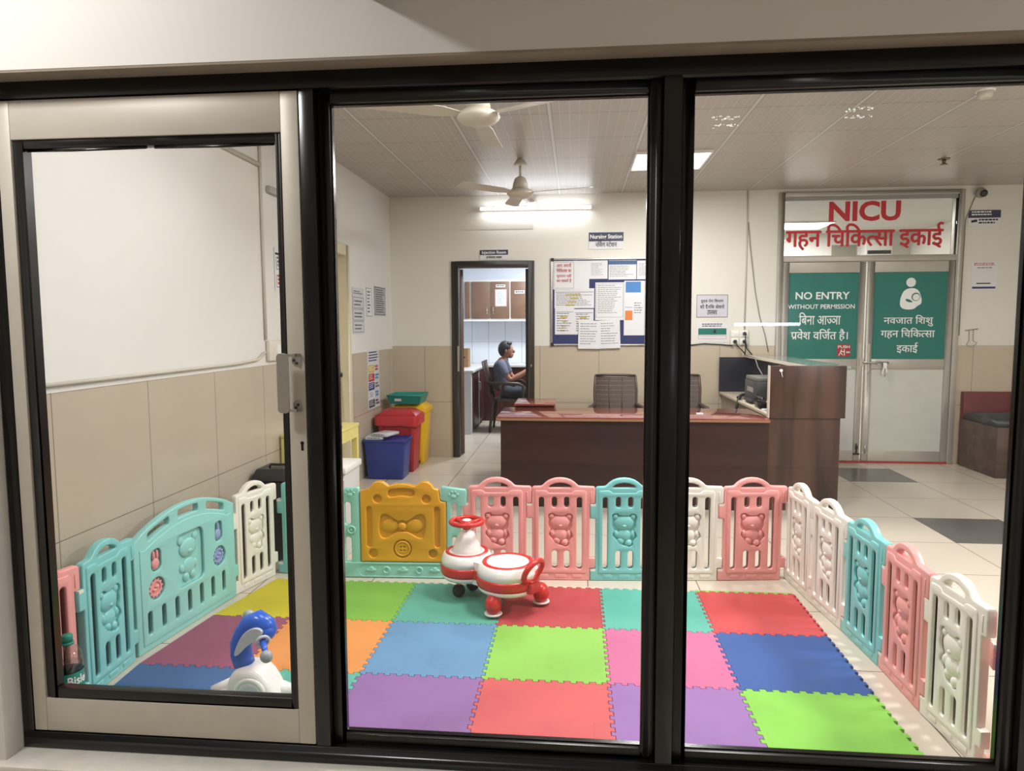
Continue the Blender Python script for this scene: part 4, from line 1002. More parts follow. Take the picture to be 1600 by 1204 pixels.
# ---- nursing desk and tall counter
m_desk = wood('dark red laminate', (44, 21, 21), (55, 28, 27), 0, .28); m_top = M('red brown table top', (142, 66, 54), .12, var=.12, vs=3, coat=.6); m_edge = M('worn wooden edge', (150, 110, 78), .5)
dk = thing('reception_desk', 'long dark red nursing desk with a glossy brown red top', 'desk', (.42, 5.66, 0)); ox_, oy_ = -.42, -5.66
MB().box(-.585+ox_, 1.452+ox_, 5.385+oy_, 5.41+oy_, 0, .685).build('front_panel', m_desk, dk)
MB().box(-.585+ox_, -.56+ox_, 5.41+oy_, 5.96+oy_, 0, .685).build('side_panel', m_desk, dk)
MB().box(-.615+ox_, 1.452+ox_, 5.35+oy_, 6.0+oy_, .690, .712).build('desk_top', m_top, dk, bevel=.003)
MB().box(-.618+ox_, 1.452+ox_, 5.346+oy_, 5.352+oy_, .685, .702).build('edge_strip', m_edge, dk)
st_ = thing('side_table', 'small red brown side table standing behind the left end of the desk', 'table', (-.36, 6.28, 0))
MB().box(-.18, .18, -.22, .24, .715, .735).build('table_top', m_top, st_, bevel=.003); MB().box(-.17, .17, .20, .225, .0, .715).build('back_panel', m_desk, st_); MB().box(-.17, -.15, -.2, .2, 0, .715).build('side_panel', m_desk, st_); MB().box(.15, .17, -.2, .2, 0, .715).build('side_panel', m_desk, st_)
tc_ = thing('tall_counter', 'tall dark wood grain counter with a raised front and worktop behind', 'counter', (1.76, 6.38, 0)); ox_, oy_ = -1.76, -6.38
m_grain = wood('dark grained veneer', (40, 24, 21), (84, 56, 44), 2, .32, .7)
MB().box(1.455+ox_, 2.012+ox_, 5.40+oy_, 5.45+oy_, .715, 1.108).build('raised_front', m_grain, tc_, bevel=.002)
MB().box(1.46+ox_, 1.985+ox_, 5.42+oy_, 5.46+oy_, 0, .714).build('lower_front', m_grain, tc_)
MB().box(1.965+ox_, 1.985+ox_, 5.46+oy_, 7.36+oy_, 0, 1.08).build('outer_side', m_grain, tc_)
m_inner = M('blue black laminate', (40, 42, 52), .3); m_band = M('pale edge banding', (214, 204, 186), .5)
MB().box(1.47+ox_, 1.96+ox_, 7.335+oy_, 7.36+oy_, .73, 1.085).build('end_panel', m_inner, tc_)
MB().box(1.78+ox_, 1.80+ox_, 5.46+oy_, 7.33+oy_, .73, 1.075).build('inner_panel', m_inner, tc_)
MB().box(1.745+ox_, 2.06+ox_, 5.455+oy_, 7.37+oy_, 1.085, 1.106).build('shelf_top', M('grey green stone', (150, 158, 150), .12), tc_)
MB().box(1.735+ox_, 1.745+ox_, 5.455+oy_, 7.37+oy_, 1.083, 1.108).box(1.765+ox_, 1.779+ox_, 6.25+oy_, 6.27+oy_, .73, 1.085).build('edge_banding', m_band, tc_)
MB().box(1.475+ox_, 1.78+ox_, 5.46+oy_, 7.335+oy_, .705, .73).build('worktop', M('beige worktop', (196, 184, 164), .4), tc_, bevel=.003)
MB().box(1.50+ox_, 1.52+ox_, 5.46+oy_, 7.335+oy_, .10, .70).build('cupboard_side', M('drab cupboard side', (150, 140, 122), .5), tc_)
MB().box(1.452+ox_, 1.458+ox_, 5.398+oy_, 5.45+oy_, .715, 1.11).build('front_banding', m_band, tc_)
hs = thing('counter_hook', 'small white stuck-on hook on the raised front of the counter', 'hook', (1.535, 5.40, 1.075)); MB().lathe([(.012, 0), (.012, .006)], M4=Matrix.Rotation(PI/2, 4, 'X'), n=14).build('pad', m_white_p, hs); MB().tube([(0, -.008, 0), (.004, -.012, -.03), (.012, -.006, -.05)], .003, 6).build('hook', m_white_p, hs)
# things on the worktop
pn = thing('printer', 'dark grey printer on the worktop behind the raised counter front', 'printer', (1.645, 6.30, .73)); m_pr = M('dark grey plastic', (66, 66, 68), .45)
MB().box(-.11, .12, -.20, .22, .0, .20).build('printer_body', m_pr, pn, bevel=.012); MB().box(-.105, .115, -.18, .2, .20, .235).build('scanner_lid', M('grey lid', (112, 110, 106), .4), pn, bevel=.008); MB().box(-.14, -.11, -.12, .12, .02, .035).build('paper_tray', m_pr, pn); MB().box(-.115, -.108, -.1, .1, .10, .14).build('control_strip', M('grey keys', (150, 150, 150), .4), pn)
tp = thing('telephone', 'black desk telephone at the edge of the worktop', 'telephone', (1.565, 5.90, .73)); MB().frustum((-.07, .07, -.09, .09, 0), (-.07, .05, -.08, .085, .05)).build('phone_base', m_black, tp, bevel=.006)
MB().tube([(-.05, -.10, .065), (-.045, -.06, .085), (-.045, .06, .085), (-.05, .10, .065)], [.024, .016, .016, .024], 10).build('handset', m_black, tp); MB().box(.0, .06, -.05, .05, .045, .054).build('keypad', M('grey keys', (170, 176, 184), .4), tp)
run('coiled_cable', 'bunch of black cable lying across the worktop edge', [(1.50, 6.62, .742), (1.56, 6.75, .75), (1.66, 6.85, .75), (1.60, 6.70, .77), (1.52, 6.60, .765), (1.485, 6.52, .74), (1.462, 6.50, .66), (1.468, 6.52, .58)], .014, m_cable)
bkp = thing('paper_pad', 'white and blue papers lying on the worktop in front of the telephone', 'papers', (1.565, 5.68, .73)); MB().box(-.07, .09, -.08, .09, 0, .012).build('pages', m_paper, bkp); MB().box(-.07, .02, -.08, .0, .012, .016).build('blue_cover', m_ink_sky, bkp)
run('thin_cable', 'thin grey cable dropping from the socket wall to the printer', [(1.70, 7.28, 1.112), (1.715, 6.9, 1.10), (1.70, 6.72, 1.02), (1.68, 6.48, .966)], .005, m_gcable)
c_ = tag(MB().box(-.025, .025, -.02, .02, 0, .008).build('paper_scrap', m_paper, None, loc=(.98, 5.62, .712)), 'tiny white scrap of paper lying on the desk top', 'paper')

# ---- slatted plastic chairs
m_chair = M('brown moulded plastic', (72, 59, 51), .45); 
def chair(label, x, y, rz, mat=m_chair):
    t = thing('plastic_chair', label, 'chair', (x, y, 0), rz, 'slatted plastic chairs')      # sitter faces -Y
    MB().merge(flat(shape(smooth_poly([(-.22, -.23), (.22, -.23), (.23, .0), (.20, .22), (-.20, .22), (-.23, .0)], 2), depth=.03, bevel=.01)), Matrix.Translation((0, 0, .43))).build('seat', mat, t)
    b = MB(); 
    def bp(u, z): return Vector((u, .20+(z-.45)*.22-.05*math.cos(u/.2*1.2)+.05, z))
    for k in range(10):
        z = .50+.043*k; hw = .185+.012*math.sin(k/9*PI)
        us = [-hw+2*hw*i/8 for i in range(9)]; a = [bp(u, z) for u in us]; c = [bp(u, z+.0405) for u in us]; d = Vector((0, .012, 0)); vs = []
        for i in range(9): vs += [a[i], c[i], c[i]+d, a[i]+d]
        fs = [(0, 1, 2, 3), (32, 35, 34, 33)]
        for i in range(8):
            for j in range(4): fs.append((i*4+j, i*4+(j+1) % 4, i*4+4+(j+1) % 4, i*4+4+j))
        b.add(vs, fs)
    for s in (-1, 1): b.tube([bp(s*.185, .43), bp(s*.195, .6), bp(s*.20, .8), bp(s*.19, .935)], .012, 8)
    b.tube([bp(-.19, .935), bp(-.1, .943), bp(.1, .943), bp(.19, .935)], .012, 8)
    b.tube([bp(-.06, .46), bp(-.06, .92)], .006, 6); b.tube([bp(.06, .46), bp(.06, .92)], .006, 6)
    b.build('backrest', mat, t)
    for s in (-1, 1):
        a = MB(); a.tube([bp(s*.20, .66), (s*.245, .05, .655), (s*.25, -.15, .65), (s*.245, -.21, .62), (s*.225, -.21, .43)], [.018, .024, .024, .02, .017], 8); a.build('armrest', mat, t)
        for yy in (-.20, .19):
            l = MB(); l.tube([(s*.20, yy, .43), (s*.235, yy+(-.03 if yy < 0 else .05), .0)], [.022, .017], 8); l.build('leg', mat, t)
    return t
chair('brown slatted chair behind the desk, left of the right window post', .378, 6.42, .0)
chair('brown slatted chair behind the desk, right of the right window post', .945, 6.48, -.12)

# ---- red bench at the far right
bn = thing('bench', 'brown bench with red back and grey bolster seat right of the NICU door', 'bench', (4.6, 7.03, 0))
MB().box(-.76, .9, -.33, .29, 0, .47).build('base', wood('scuffed brown laminate', (72, 56, 50), (96, 76, 66), 0, .4), bn, bevel=.004)
MB().box(-.74, .9, .29, .35, 0, .74).build('back', M('dark red laminate panel', (104, 36, 36), .3, var=.1), bn, bevel=.004)
MB().tube([(-.755, -.02, .49), (.9, -.02, .49)], .0, 4) if False else None
s_ = MB(); s_.add(*(lambda V: (V, [(i, (i+1) % 12, 12+(i+1) % 12, 12+i) for i in range(12)]+[tuple(range(11, -1, -1)), tuple(range(12, 24))]))([(x, .29*math.cos(2*PI*k/12)-.02, .495+.075*math.sin(2*PI*k/12)) for x in (-.75, .9) for k in range(12)]), True)
s_.build('bolster_seat', M('dark grey vinyl', (58, 60, 62), .35), bn)

# ---- waste bins in the left corner
m_by = M('yellow bin plastic', (240, 190, 20), .35, var=.04); m_br = M('red bin plastic', (178, 36, 44), .4, var=.06); m_bb = M('blue bin plastic', (36, 58, 138), .35, var=.08)
def pedal_bin(name, label, x, y, z0, z1, w, d, mat, flare=.03):
    t = thing(name, label, 'bin', (x, y, 0)); b = MB(); b.frustum((-w/2+flare, w/2-flare, -d/2+flare, d/2-flare, 0), (-w/2, w/2, -d/2, d/2, z0)); b.build('bin_body', mat, t, bevel=.012)
    l = MB(); l.frustum((-w/2-.018, w/2+.018, -d/2-.018, d/2+.018, z0-.03), (-w/2-.018, w/2+.018, -d/2-.018, d/2+.018, z0+.012)); l.frustum((-w/2-.015, w/2+.015, -d/2-.015, d/2+.015, z0+.012), (-w/2+.05, w/2-.05, -d/2+.05, d/2-.05, z1)); l.build('lid', mat, t, bevel=.008)
    MB().box(w*.12, w*.34, -d/2-.03, -d/2+.03, .02, .045).build('pedal', M('pedal '+name, (60, 40, 36), .5), t, bevel=.004)
    v = MB()
    for s in (-1, 1): v.frustum((s*(w/2-.06)-.012, s*(w/2-.06)+.012, -d/2+flare-.012, -d/2+flare+.02, .06), (s*(w/2-.045)-.012, s*(w/2-.045)+.012, -d/2-.008, -d/2+.02, z0-.05))
    v.build('rib', mat, t); return t
pedal_bin('pedal_bin', 'yellow pedal bin in the wall corner with a green tray on its lid', -1.70, 7.10, .56, .63, .34, .34, m_by)
rb_ = pedal_bin('pedal_bin', 'red pedal bin between the yellow bin and the blue one', -1.725, 6.70, .545, .605, .37, .30, m_br)
lw = MB(); pr2 = random.Random(2); V = []; n = 40
for k in range(n):
    a = 2*PI*k/n; ex, ey = .210, .172
    sx_ = ex*max(-1, min(1, 1.35*math.cos(a))); sy_ = ey*max(-1, min(1, 1.35*math.sin(a)))
    for zz, o in ((.555, 1.0), (.52, 1.03), (.47-.02*pr2.random(), 1.0+.02*pr2.random())): V.append((sx_*o, sy_*o, zz))
lw.add(V, [(3*k+j, 3*((k+1) % n)+j, 3*((k+1) % n)+j+1, 3*k+j+1) for k in range(n) for j in range(2)], True); lw.build('bin_liner', M('red liner film', (196, 48, 56), .3), rb_)
bb = thing('open_bin', 'blue open bin in front of the red bin, wrapped packs on top', 'bin', (-1.755, 6.36, 0))
b = MB(); b.frustum((-.165, .165, -.12, .12, 0), (-.19, .19, -.14, .14, .36)); b.build('bin_body', m_bb, bb, bevel=.01)
b = MB(); b.box(-.20, .20, -.15, -.135, .35, .372); b.box(-.20, .20, .135, .15, .35, .372); b.box(-.20, -.185, -.135, .135, .35, .372); b.box(.185, .20, -.135, .135, .35, .372); b.build('rim', m_bb, bb, bevel=.004)
for k, (x, y, rz, z, lab) in enumerate(((-1.86, 6.33, .1, .372, 'clear wrapped white pack lying flat on the blue bin, left one'), (-1.77, 6.33, -.3, .402, 'clear wrapped white pack leaning over the other pack on the blue bin'))):
    p_ = thing('wrapped_pack', lab, 'pack', (x, y, z), rz, 'packs on the blue bin'); MB().box(-.085, .085, -.11, .11, 0, .028).build('wrapper', M('wrapped pack film', (206, 210, 214), .25, var=.12, vs=20), p_, bevel=.01); print_rows('print', m_ink, p_, -.06, .06, .006, .022, -.111, 1, .9, .5, pr_)
ty = thing('plastic_tray', 'teal green plastic tray resting on the yellow bin', 'tray', (-1.72, 7.03, .632)); m_ty = M('teal green plastic', (16, 140, 126), .35)
b = MB(); b.frustum((-.15, .15, -.15, .15, 0), (-.15, .15, -.15, .15, .006))
for a_, c_ in (((-.15, .15, -.15, -.144), (-.175, .175, -.175, -.169)), ((-.15, .15, .144, .15), (-.175, .175, .169, .175)), ((-.15, -.144, -.15, .15), (-.175, -.169, -.175, .175)), ((.144, .15, -.15, .15), (.169, .175, -.175, .175))): b.frustum(a_+(.004,), c_+(.085,))
b.build('tray_body', m_ty, ty); r_ = MB(); r_.tube([(-.175, -.175, .085), (.175, -.175, .085), (.175, .175, .085), (-.175, .175, .085)], .008, 8, closed=True); r_.build('rim', m_ty, ty)
MB().add([(-.10, -.168, .03), (-.03, -.168, .03), (-.03, -.173, .055), (-.10, -.173, .055)], [(0, 1, 2, 3)]).build('label', m_paper, ty)

# ---- left wall papers (sheets lie in a plane facing +X)
def wsheet(name, label, cat, y0, y1, z0, z1, group=None, mat=None):
    t = thing(name, label, cat, (XL+.003, y0, z0), PI/2, group); MB().box(0, y1-y0, -.0015, 0, 0, z1-z0).build('sheet', mat or m_paper, t); return t, y1-y0, z1-z0
t, w, h = wsheet('wall_poster', 'tall grey hand washing sheet nearest the cream door frame', 'poster', 6.06, 6.40, 1.35, 1.765, 'sheets on the left wall', M('pale grey paper', (206, 208, 212), .7))
print_rows('print', m_ink, t, .03, w-.03, h*.84, h-.03, -.0024, 2, .6, .5, pr_)
for k in range(3): frame_lines('picture_frame', m_ink, t, .02, w-.02, h*(.55-.26*k), h*(.55-.26*k+.24), .004); print_rows('drawing', m_ink, t, .05, w-.05, h*(.57-.26*k), h*(.57-.26*k+.15), -.0024, 2, .7, .45, pr_)
t, w, h = wsheet('wall_poster', 'narrow white sheet between two grey sheets on the left wall', 'poster', 6.47, 6.66, 1.50, 1.788, 'sheets on the left wall')
frame_lines('border', m_ink_dk, t, .01, w-.01, .01, h-.01, .004); print_rows('print', m_ink_dk, t, .04, w-.04, .03, h-.04, -.0024, 7, .4, .4, pr_)
t, w, h = wsheet('wall_poster', 'dark lined grey sheet nearest the room corner', 'poster', 6.74, 7.14, 1.52, 1.81, 'sheets on the left wall', M('grey paper', (184, 184, 184), .7))
frame_lines('border', m_ink_dk, t, .01, w-.01, .01, h-.01, .005); print_rows('print', m_ink_dk, t, .04, w-.04, .02, h-.03, -.0024, 11, .7, .4, pr_)
t, w, h = wsheet('waste_chart', 'colour coded waste sorting chart on the tiles above the bins', 'poster', 6.47, 6.86, .62, 1.19, None, M('chart paper', (214, 214, 216), .6))
print_rows('print', m_ink_blue, t, .04, w-.04, h*.78, h-.02, -.0024, 4, .8, .5, pr_)
for k, m in enumerate((m_ink_yel, M('chart red', (190, 52, 48), .6), M('chart blue', (48, 52, 130), .6), m_paper, M('chart dark', (60, 68, 70), .6))):
    z1_ = h*(.74-.148*k); quad('colour_block', m, t, .02, w*.55, z1_-h*.13, z1_, -.0024); print_rows('block_print', m_ink_white if k != 3 else m_ink_blue, t, .04, w*.5, z1_-h*.11, z1_-.012, -.0030, 3, .6, .35, pr_)
    print_rows('picture_strip', (m_ink_red, m_ink_sky, m_ink, m_ink_sky, m_ink_dk)[k], t, w*.62, w*.95, z1_-h*.12, z1_-.01, -.0024, 2, .7, .7, pr_)
t, w, h = wsheet('door_sign', 'small grey and white sign above the cream door frame', 'sign', 5.30, 5.70, 2.16, 2.30, None)
quad('grey_band', M('sign grey', (96, 98, 108), .5), t, 0, w, h*.48, h, -.0022); text_on('letters', 'Room', m_ink_white, t, w*.7, -.0026, h*.58, width=w*.45, height=.05, bold=.01) if False else print_rows('print', m_ink, t, .1, w-.04, h*.1, h*.4, -.0024, 1, .9, .7, pr_)
t, w, h = wsheet('wall_poster', 'poster of pictures with red figures beside the vertical conduit', 'poster', 4.47, 4.88, 1.655, 1.935)
quad('dark_heading', m_ink_dk, t, .01, w-.01, h-.045, h-.03); 
for k in range(2): frame_lines('picture_frame', m_ink, t, .02, w-.02, h*(.08+.42*k), h*(.44+.42*k)-.02, .005); print_rows('picture_print', m_ink_red if k == 0 else m_ink, t, .04, w*.6, h*(.12+.42*k), h*(.38+.42*k), -.0024, 3, .7, .6, pr_); print_rows('red_figures', m_ink_red, t, w*.3, w*.8, h*(.14+.42*k), h*(.28+.42*k), -.0026, 2, .5, .7, pr_)
t = thing('wall_switch_board', 'ivory switch board at the foot of the conduit on the left wall', 'switch', (XL, 4.30, 1.20), PI/2)
MB().box(0, .26, -.028, -.004, 0, .13).build('plate', M('ivory board', (220, 214, 200), .45), t, bevel=.004); MB().box(.10, .15, -.036, -.027, .03, .10).build('rocker', m_white_p, t); MB().box(.17, .22, -.036, -.027, .03, .10).build('rocker', m_white_p, t); MB().box(.235, .275, -.055, -.028, .04, .11).build('adaptor', m_dark, t)
run('wall_trunking', 'ivory trunking along the left wall up near the ceiling', [(XL+.012, 2.2, 2.43), (XL+.012, 4.27, 2.42)], .014, m_conduit, 'trunking')
run('vertical_conduit', 'ivory conduit running up the left wall from the switch board', [(XL+.010, 4.29, 1.335), (XL+.010, 4.29, 2.765)], .010, m_conduit, 'conduit')
run('dado_trunking', 'ivory trunking along the tile edge of the left wall', [(XL+.012, 2.2, 1.205), (XL+.012, 3.9, 1.205), (XL+.012, 4.16, 1.215), (XL+.012, 4.27, 1.255)], .009, m_conduit, 'trunking')
run('black_lead', 'black lead looping down from the adaptor on the switch board', [(XL+.055, 4.57, 1.23), (XL+.06, 4.52, 1.0), (XL+.07, 4.47, .87), (XL+.08, 4.52, .80), (XL+.08, 4.62, .77), (XL+.10, 4.75, .715)], .005, m_cable)
t = thing('wall_plaque', 'small grey plaque high on the left wall beside the vertical conduit', 'plaque', (XL, 4.38, 2.27), PI/2); MB().box(0, .22, -.03, 0, 0, .045).build('plate', M('plaque grey', (172, 170, 164), .5), t, bevel=.006)
t = thing('wall_bracket_box', 'beige box high on the left wall next to the door post', 'junction box', (XL, 5.2, 2.50), PI/2); MB().box(0, .20, -.06, 0, 0, .25).build('casing', M('beige casing', (176, 166, 148), .5), t, bevel=.006)
# ---- yellow stand, white bin and black case behind the door post
m_ywood = M('yellow painted wood', (226, 214, 130), .5, var=.06, vs=10)
ys = thing('yellow_stand', 'yellow painted wooden stand against the left wall', 'stand', (-1.79, 4.74, 0))
MB().box(-.165, .175, -.30, .32, .678, .70).build('stand_top', m_ywood, ys, bevel=.003)
MB().box(.15, .172, -.28, .30, .60, .677).build('side_rail', m_ywood, ys); MB().box(-.15, .15, -.29, -.268, .60, .677).build('end_rail', m_ywood, ys)
for x in (-.145, .15):
    for y in (-.275, .29): MB().box(x-.02, x+.02, y-.02, y+.02, 0, .677).build('leg', m_ywood, ys)
dd = tag(MB().lathe([(.05, 0), (.06, .012), (.05, .014), (.045, .006), (.001, .005)], n=24).build('black_dish', m_black, None, loc=(-1.70, 4.75, .70)), 'shallow black dish standing on the yellow stand', 'dish')
wbx = thing('white_tub', 'white lidded plastic tub behind the mint gate post', 'tub', (-1.505, 4.17, 0)); MB().frustum((-.105, .105, -.13, .13, 0), (-.125, .125, -.15, .15, .53)).build('tub_body', M('translucent white plastic', (214, 214, 212), .35), wbx, bevel=.01); MB().box(-.135, .135, -.16, .16, .532, .575).build('lid', m_white_p, wbx, bevel=.01); MB().box(.02, .075, -.156, -.141, .40, .47).build('latch', m_dark, wbx); MB().tube([(-.12, -.155, .50), (0, -.165, .485), (.12, -.155, .50)], .006, 6).build('bail_handle', m_white_p, wbx)
bcs = thing('black_case', 'black lidded case by the left wall behind the white fence panel', 'case', (-1.805, 4.11, 0)); m_case = M('black case plastic', (36, 36, 38), .4)
MB().box(-.135, .135, -.13, .13, 0, .49).build('case_body', m_case, bcs, bevel=.01); MB().frustum((-.145, .145, -.14, .14, .492), (-.125, .125, -.10, .10, .56)).build('lid', m_case, bcs, bevel=.01); MB().tube([(-.06, -.05, .56), (-.05, -.05, .58), (.05, -.05, .58), (.06, -.05, .56)], .007, 6).build('carry_handle', m_dark, bcs)

# ================================================================== INJECTION ROOM
m_cab = M('brown cabinet laminate', (126, 98, 80), .45, var=.12, vs=9)
wc = thing('wall_cabinet', 'brown wall cabinet row with white frames over the tiled wall', 'cabinet', (-1.1, RIY, 1.50)); CY = 10.5-RIY
MB().box(-.58, .95, CY+.02, -.005, 0, .60).build('carcass', M('white carcass', (222, 220, 216), .4), wc)
for k, (a, b, h_) in enumerate(((-.575, -.50, 0), (-.475, -.20, 1), (-.185, .10, 2), (.125, .42, 1), (.435, .72, 2))):
    dr = MB().box(a, b, CY, CY+.019, .02, .57).build('cabinet_door', m_cab, wc, bevel=.003)
    if h_:
        x = b-.04 if h_ == 1 else a+.04
        hh = MB(); 
        for z in (.10, .135, .17): hh.ell((x, CY-.008, z), (.008, .008, .012), 10, 6)
        hh.tube([(x, CY-.006, .08), (x, CY-.006, .19)], .004, 6); hh.build('handle', m_steel, dr)
MB().box(-.60, .96, CY-.012, CY+.02, -.02, .0).build('bottom_rail', m_white_p, wc)
for x0, x1, z0, z1, lab, cat in ((-1.215, -1.04, 1.70, 1.955, 'paper list in a pink border taped on the cabinet doors', 'list'), (-1.20, -1.06, 1.985, 2.025, 'white name strip above the paper list on the cabinet', 'label'), (-.92, -.77, 1.89, 1.935, 'white name strip on the right hand cabinet door', 'label')):
    t, w, h = sheet('cabinet_paper', lab, cat, x0, x1, z0, z1, 10.4985, None if cat == 'label' else M('pink bordered paper', (206, 176, 190), .6))
    if cat == 'list': quad('page', m_paper, t, .012, w-.012, .012, h-.012); print_rows('print', m_ink, t, .03, w-.03, .03, h-.03, -.0028, 10, .6, .3, pr_)
    else: print_rows('print', m_ink, t, .012, w-.012, .008, h-.008, -.0024, 1, .9, .8, pr_)
m_ctop = M('pale granite', (206, 206, 202), .25, var=.08, vs=30); m_dred = wood('maroon cupboard laminate', (58, 26, 28), (76, 38, 36), 2, .35)
lc = thing('counter_unit', 'white ended counter with maroon doors along the left wall of the injection room', 'counter', (-1.755, 9.6, 0))
MB().box(-.42, .40, -.65, -.56, 0, .80).build('white_end', M('white end tiles', (214, 216, 216), .3), lc)
MB().box(-.42, .395, -.56, .62, .05, .80).build('carcass', m_dred, lc)
for k in range(2):
    dr = MB().box(.396, .412, -.54+.56*k, -.02+.56*k, .07, .78).build('cupboard_door', m_dred, lc, bevel=.003); MB().tube([(.42, -.10+.12*k, .52), (.435, -.10+.12*k, .54), (.435, -.10+.12*k, .62), (.42, -.10+.12*k, .64)], .006, 6).build('handle', m_steel, dr)
MB().box(.396, .414, -.018, .018, .05, .80).build('white_divider', m_white_p, lc)
MB().box(-.43, .43, -.67, .62, .802, .835).build('worktop', m_ctop, lc, bevel=.003)
bc_ = thing('counter_unit', 'maroon fronted counter along the back wall of the injection room behind the man', 'counter', (-.55, 10.53, 0))
MB().box(-1.62, 1.0, -.27, .30, .0, .80).build('carcass', m_dred, bc_); MB().box(-1.63, 1.0, -.30, .305, .802, .835).build('worktop', m_ctop, bc_, bevel=.003)
cb = thing('cardboard_box', 'brown cardboard box on the left counter of the injection room', 'box', (-1.60, 9.75, .835)); m_cb = M('brown card', (150, 116, 78), .8)
MB().box(-.10, .10, -.10, .10, 0, .26).build('carton', m_cb, cb); MB().box(-.10, .10, -.012, .012, .26, .262).build('tape', M('clear brown tape', (170, 136, 96), .3), cb); MB().lathe([(.012, 0), (.012, .002)], M4=Matrix.Rotation(PI/2, 4, 'X'), c=(.05, -.10, .14), n=12).build('hand_hole', m_dark, cb)
mn = thing('monitor', 'black framed computer screen at the right of the doorway', 'monitor', (-.42, 9.75, .835)); mn.rotation_euler = (0, 0, -.5)
MB().box(-.24, .24, -.02, .02, .10, .42).build('bezel', m_black, mn, bevel=.004); MB().box(-.215, .215, -.022, -.0195, .125, .395).build('screen', M('pale screen', (226, 232, 240), .3), mn); MB().box(-.03, .03, .0, .03, .0, .12).build('neck', m_black, mn); MB().box(-.12, .12, -.08, .08, .0, .012).build('foot', m_black, mn)
cd = thing('computer_desk', 'pale topped desk carrying the computer in the injection room', 'desk', (-.25, 9.60, 0)); MB().box(-.30, .55, -.40, .42, .80, .835).build('desk_top', m_ctop, cd, bevel=.003); MB().box(.50, .54, -.38, .40, 0, .80).build('side_panel', m_dred, cd); MB().box(-.20, .50, .36, .40, .0, .80).build('back_panel', m_dred, cd)
chair('dark slatted chair the man in the injection room sits on', -.90, 9.36, PI/2, M('dark brown plastic', (58, 44, 38), .45))

# ---- the seated man
def skin(name, pts, edges, rad, mat, parent=None, root=0, sub=2):
    me = bpy.data.meshes.new(name); me.from_pydata([Vector(p) for p in pts], edges, []); o = bpy.data.objects.new(name, me); COL.objects.link(o)
    m = o.modifiers.new('s', 'SKIN'); m.use_smooth_shade = True; m.branch_smoothing = .3
    for v, r in zip(me.skin_vertices[0].data, rad): v.radius = (r, r) if not isinstance(r, tuple) else r; v.use_root = False
    me.skin_vertices[0].data[root].use_root = True
    s_ = o.modifiers.new('d', 'SUBSURF'); s_.levels = sub; s_.render_levels = sub
    bpy.context.view_layer.update(); dg = bpy.context.evaluated_depsgraph_get(); m2 = bpy.data.meshes.new_from_object(o.evaluated_get(dg)); bpy.data.objects.remove(o)
    for p in m2.polygons: p.use_smooth = True
    m2.materials.clear(); m2.materials.append(mat)
    return m2
m_skin = M('brown skin', (150, 104, 80), .55, var=.05); m_shirt = M('slate grey shirt', (84, 90, 108), .8, var=.08, vs=20); m_trs = M('dark trousers', (34, 38, 52), .8); m_hair = M('black hair', (18, 18, 20), .6)
mx, my = -.99, 9.36
man = thing('person', 'man in a grey short sleeved shirt sitting on the dark chair at the computer', 'person', (mx, my, 0), 0)
P = {}; V = []; R = []; EG = []
def J(n, p, r, par=None):
    P[n] = len(V); V.append(p); R.append(r)
    if par: EG.append((P[par], P[n]))
J('pelvis', (.02, 0, .52), .105); J('waist', (-.02, 0, .66), .10, 'pelvis'); J('chest', (-.03, 0, .82), .125, 'waist'); J('collar', (.0, 0, .93), .075, 'chest'); J('neck', (.02, 0, .985), .05, 'collar'); J('skull', (.045, 0, 1.06), .075, 'neck'); J('crown', (.055, 0, 1.115), .075, 'skull')
for s, n in ((-1, 'r'), (1, 'l')):
    J('sh'+n, (.0, s*.165, .90), .058, 'collar'); J('up'+n, (.05, s*.205, .80), .046, 'sh'+n); J('el'+n, (.13, s*.215, .695), .036, 'up'+n); J('fo'+n, (.26, s*.20, .76), .033, 'el'+n); J('wr'+n, (.37, s*.17, .835), .024, 'fo'+n); J('pa'+n, (.43, s*.16, .868), .026, 'wr'+n)
    J('hip'+n, (.08, s*.09, .51), .085, 'pelvis'); J('kn'+n, (.44, s*.11, .505), .058, 'hip'+n); J('an'+n, (.43, s*.11, .09), .038, 'kn'+n); J('toe'+n, (.56, s*.12, .045), .034, 'an'+n)
    for f in range(4):
        y = s*(.16+(f-1.5)*.019*1.0); J('f%d%s' % (f, n), (.468, y, .876), .010, 'pa'+n); J('g%d%s' % (f, n), (.496+.006*(1-abs(f-1.5)), y, .872), .009, 'f%d%s' % (f, n)); J('h%d%s' % (f, n), (.515+.008*(1-abs(f-1.5)), y, .857), .008, 'g%d%s' % (f, n))
    J('t0'+n, (.425, s*.125, .868), .011, 'pa'+n); J('t1'+n, (.455, s*.108, .866), .009, 't0'+n)
bm_ = skin('body', V, EG, R, m_skin)
bmb = MB(); bmb.merge(bm_, None, True)
HC = Vector((.055, 0, 1.085))
bmb.ell(HC, (.095, .074, .112), 20, 14)                         # skull and face
bmb.ell(HC+Vector((.055, 0, -.06)), (.042, .048, .05), 14, 8)      # jaw
bmb.ell(HC+Vector((.098, 0, -.018)), (.020, .013, .024), 10, 7)    # nose
bmb.ell(HC+Vector((.088, 0, -.058)), (.016, .024, .007), 10, 6)    # mouth
for s in (-1, 1): bmb.ell(HC+Vector((.002, s*.076, -.012)), (.018, .010, .030), 10, 7)
body = bmb.build('body', m_skin, man)
eye = MB(); 
for s in (-1, 1): eye.ell(HC+Vector((.084, s*.028, .002)), (.006, .008, .004), 8, 6)
eye.build('eyes', m_hair, man)
hr = MB(); M3 = Matrix.Identity(4)
vs = []; n, m_ = 24, 12
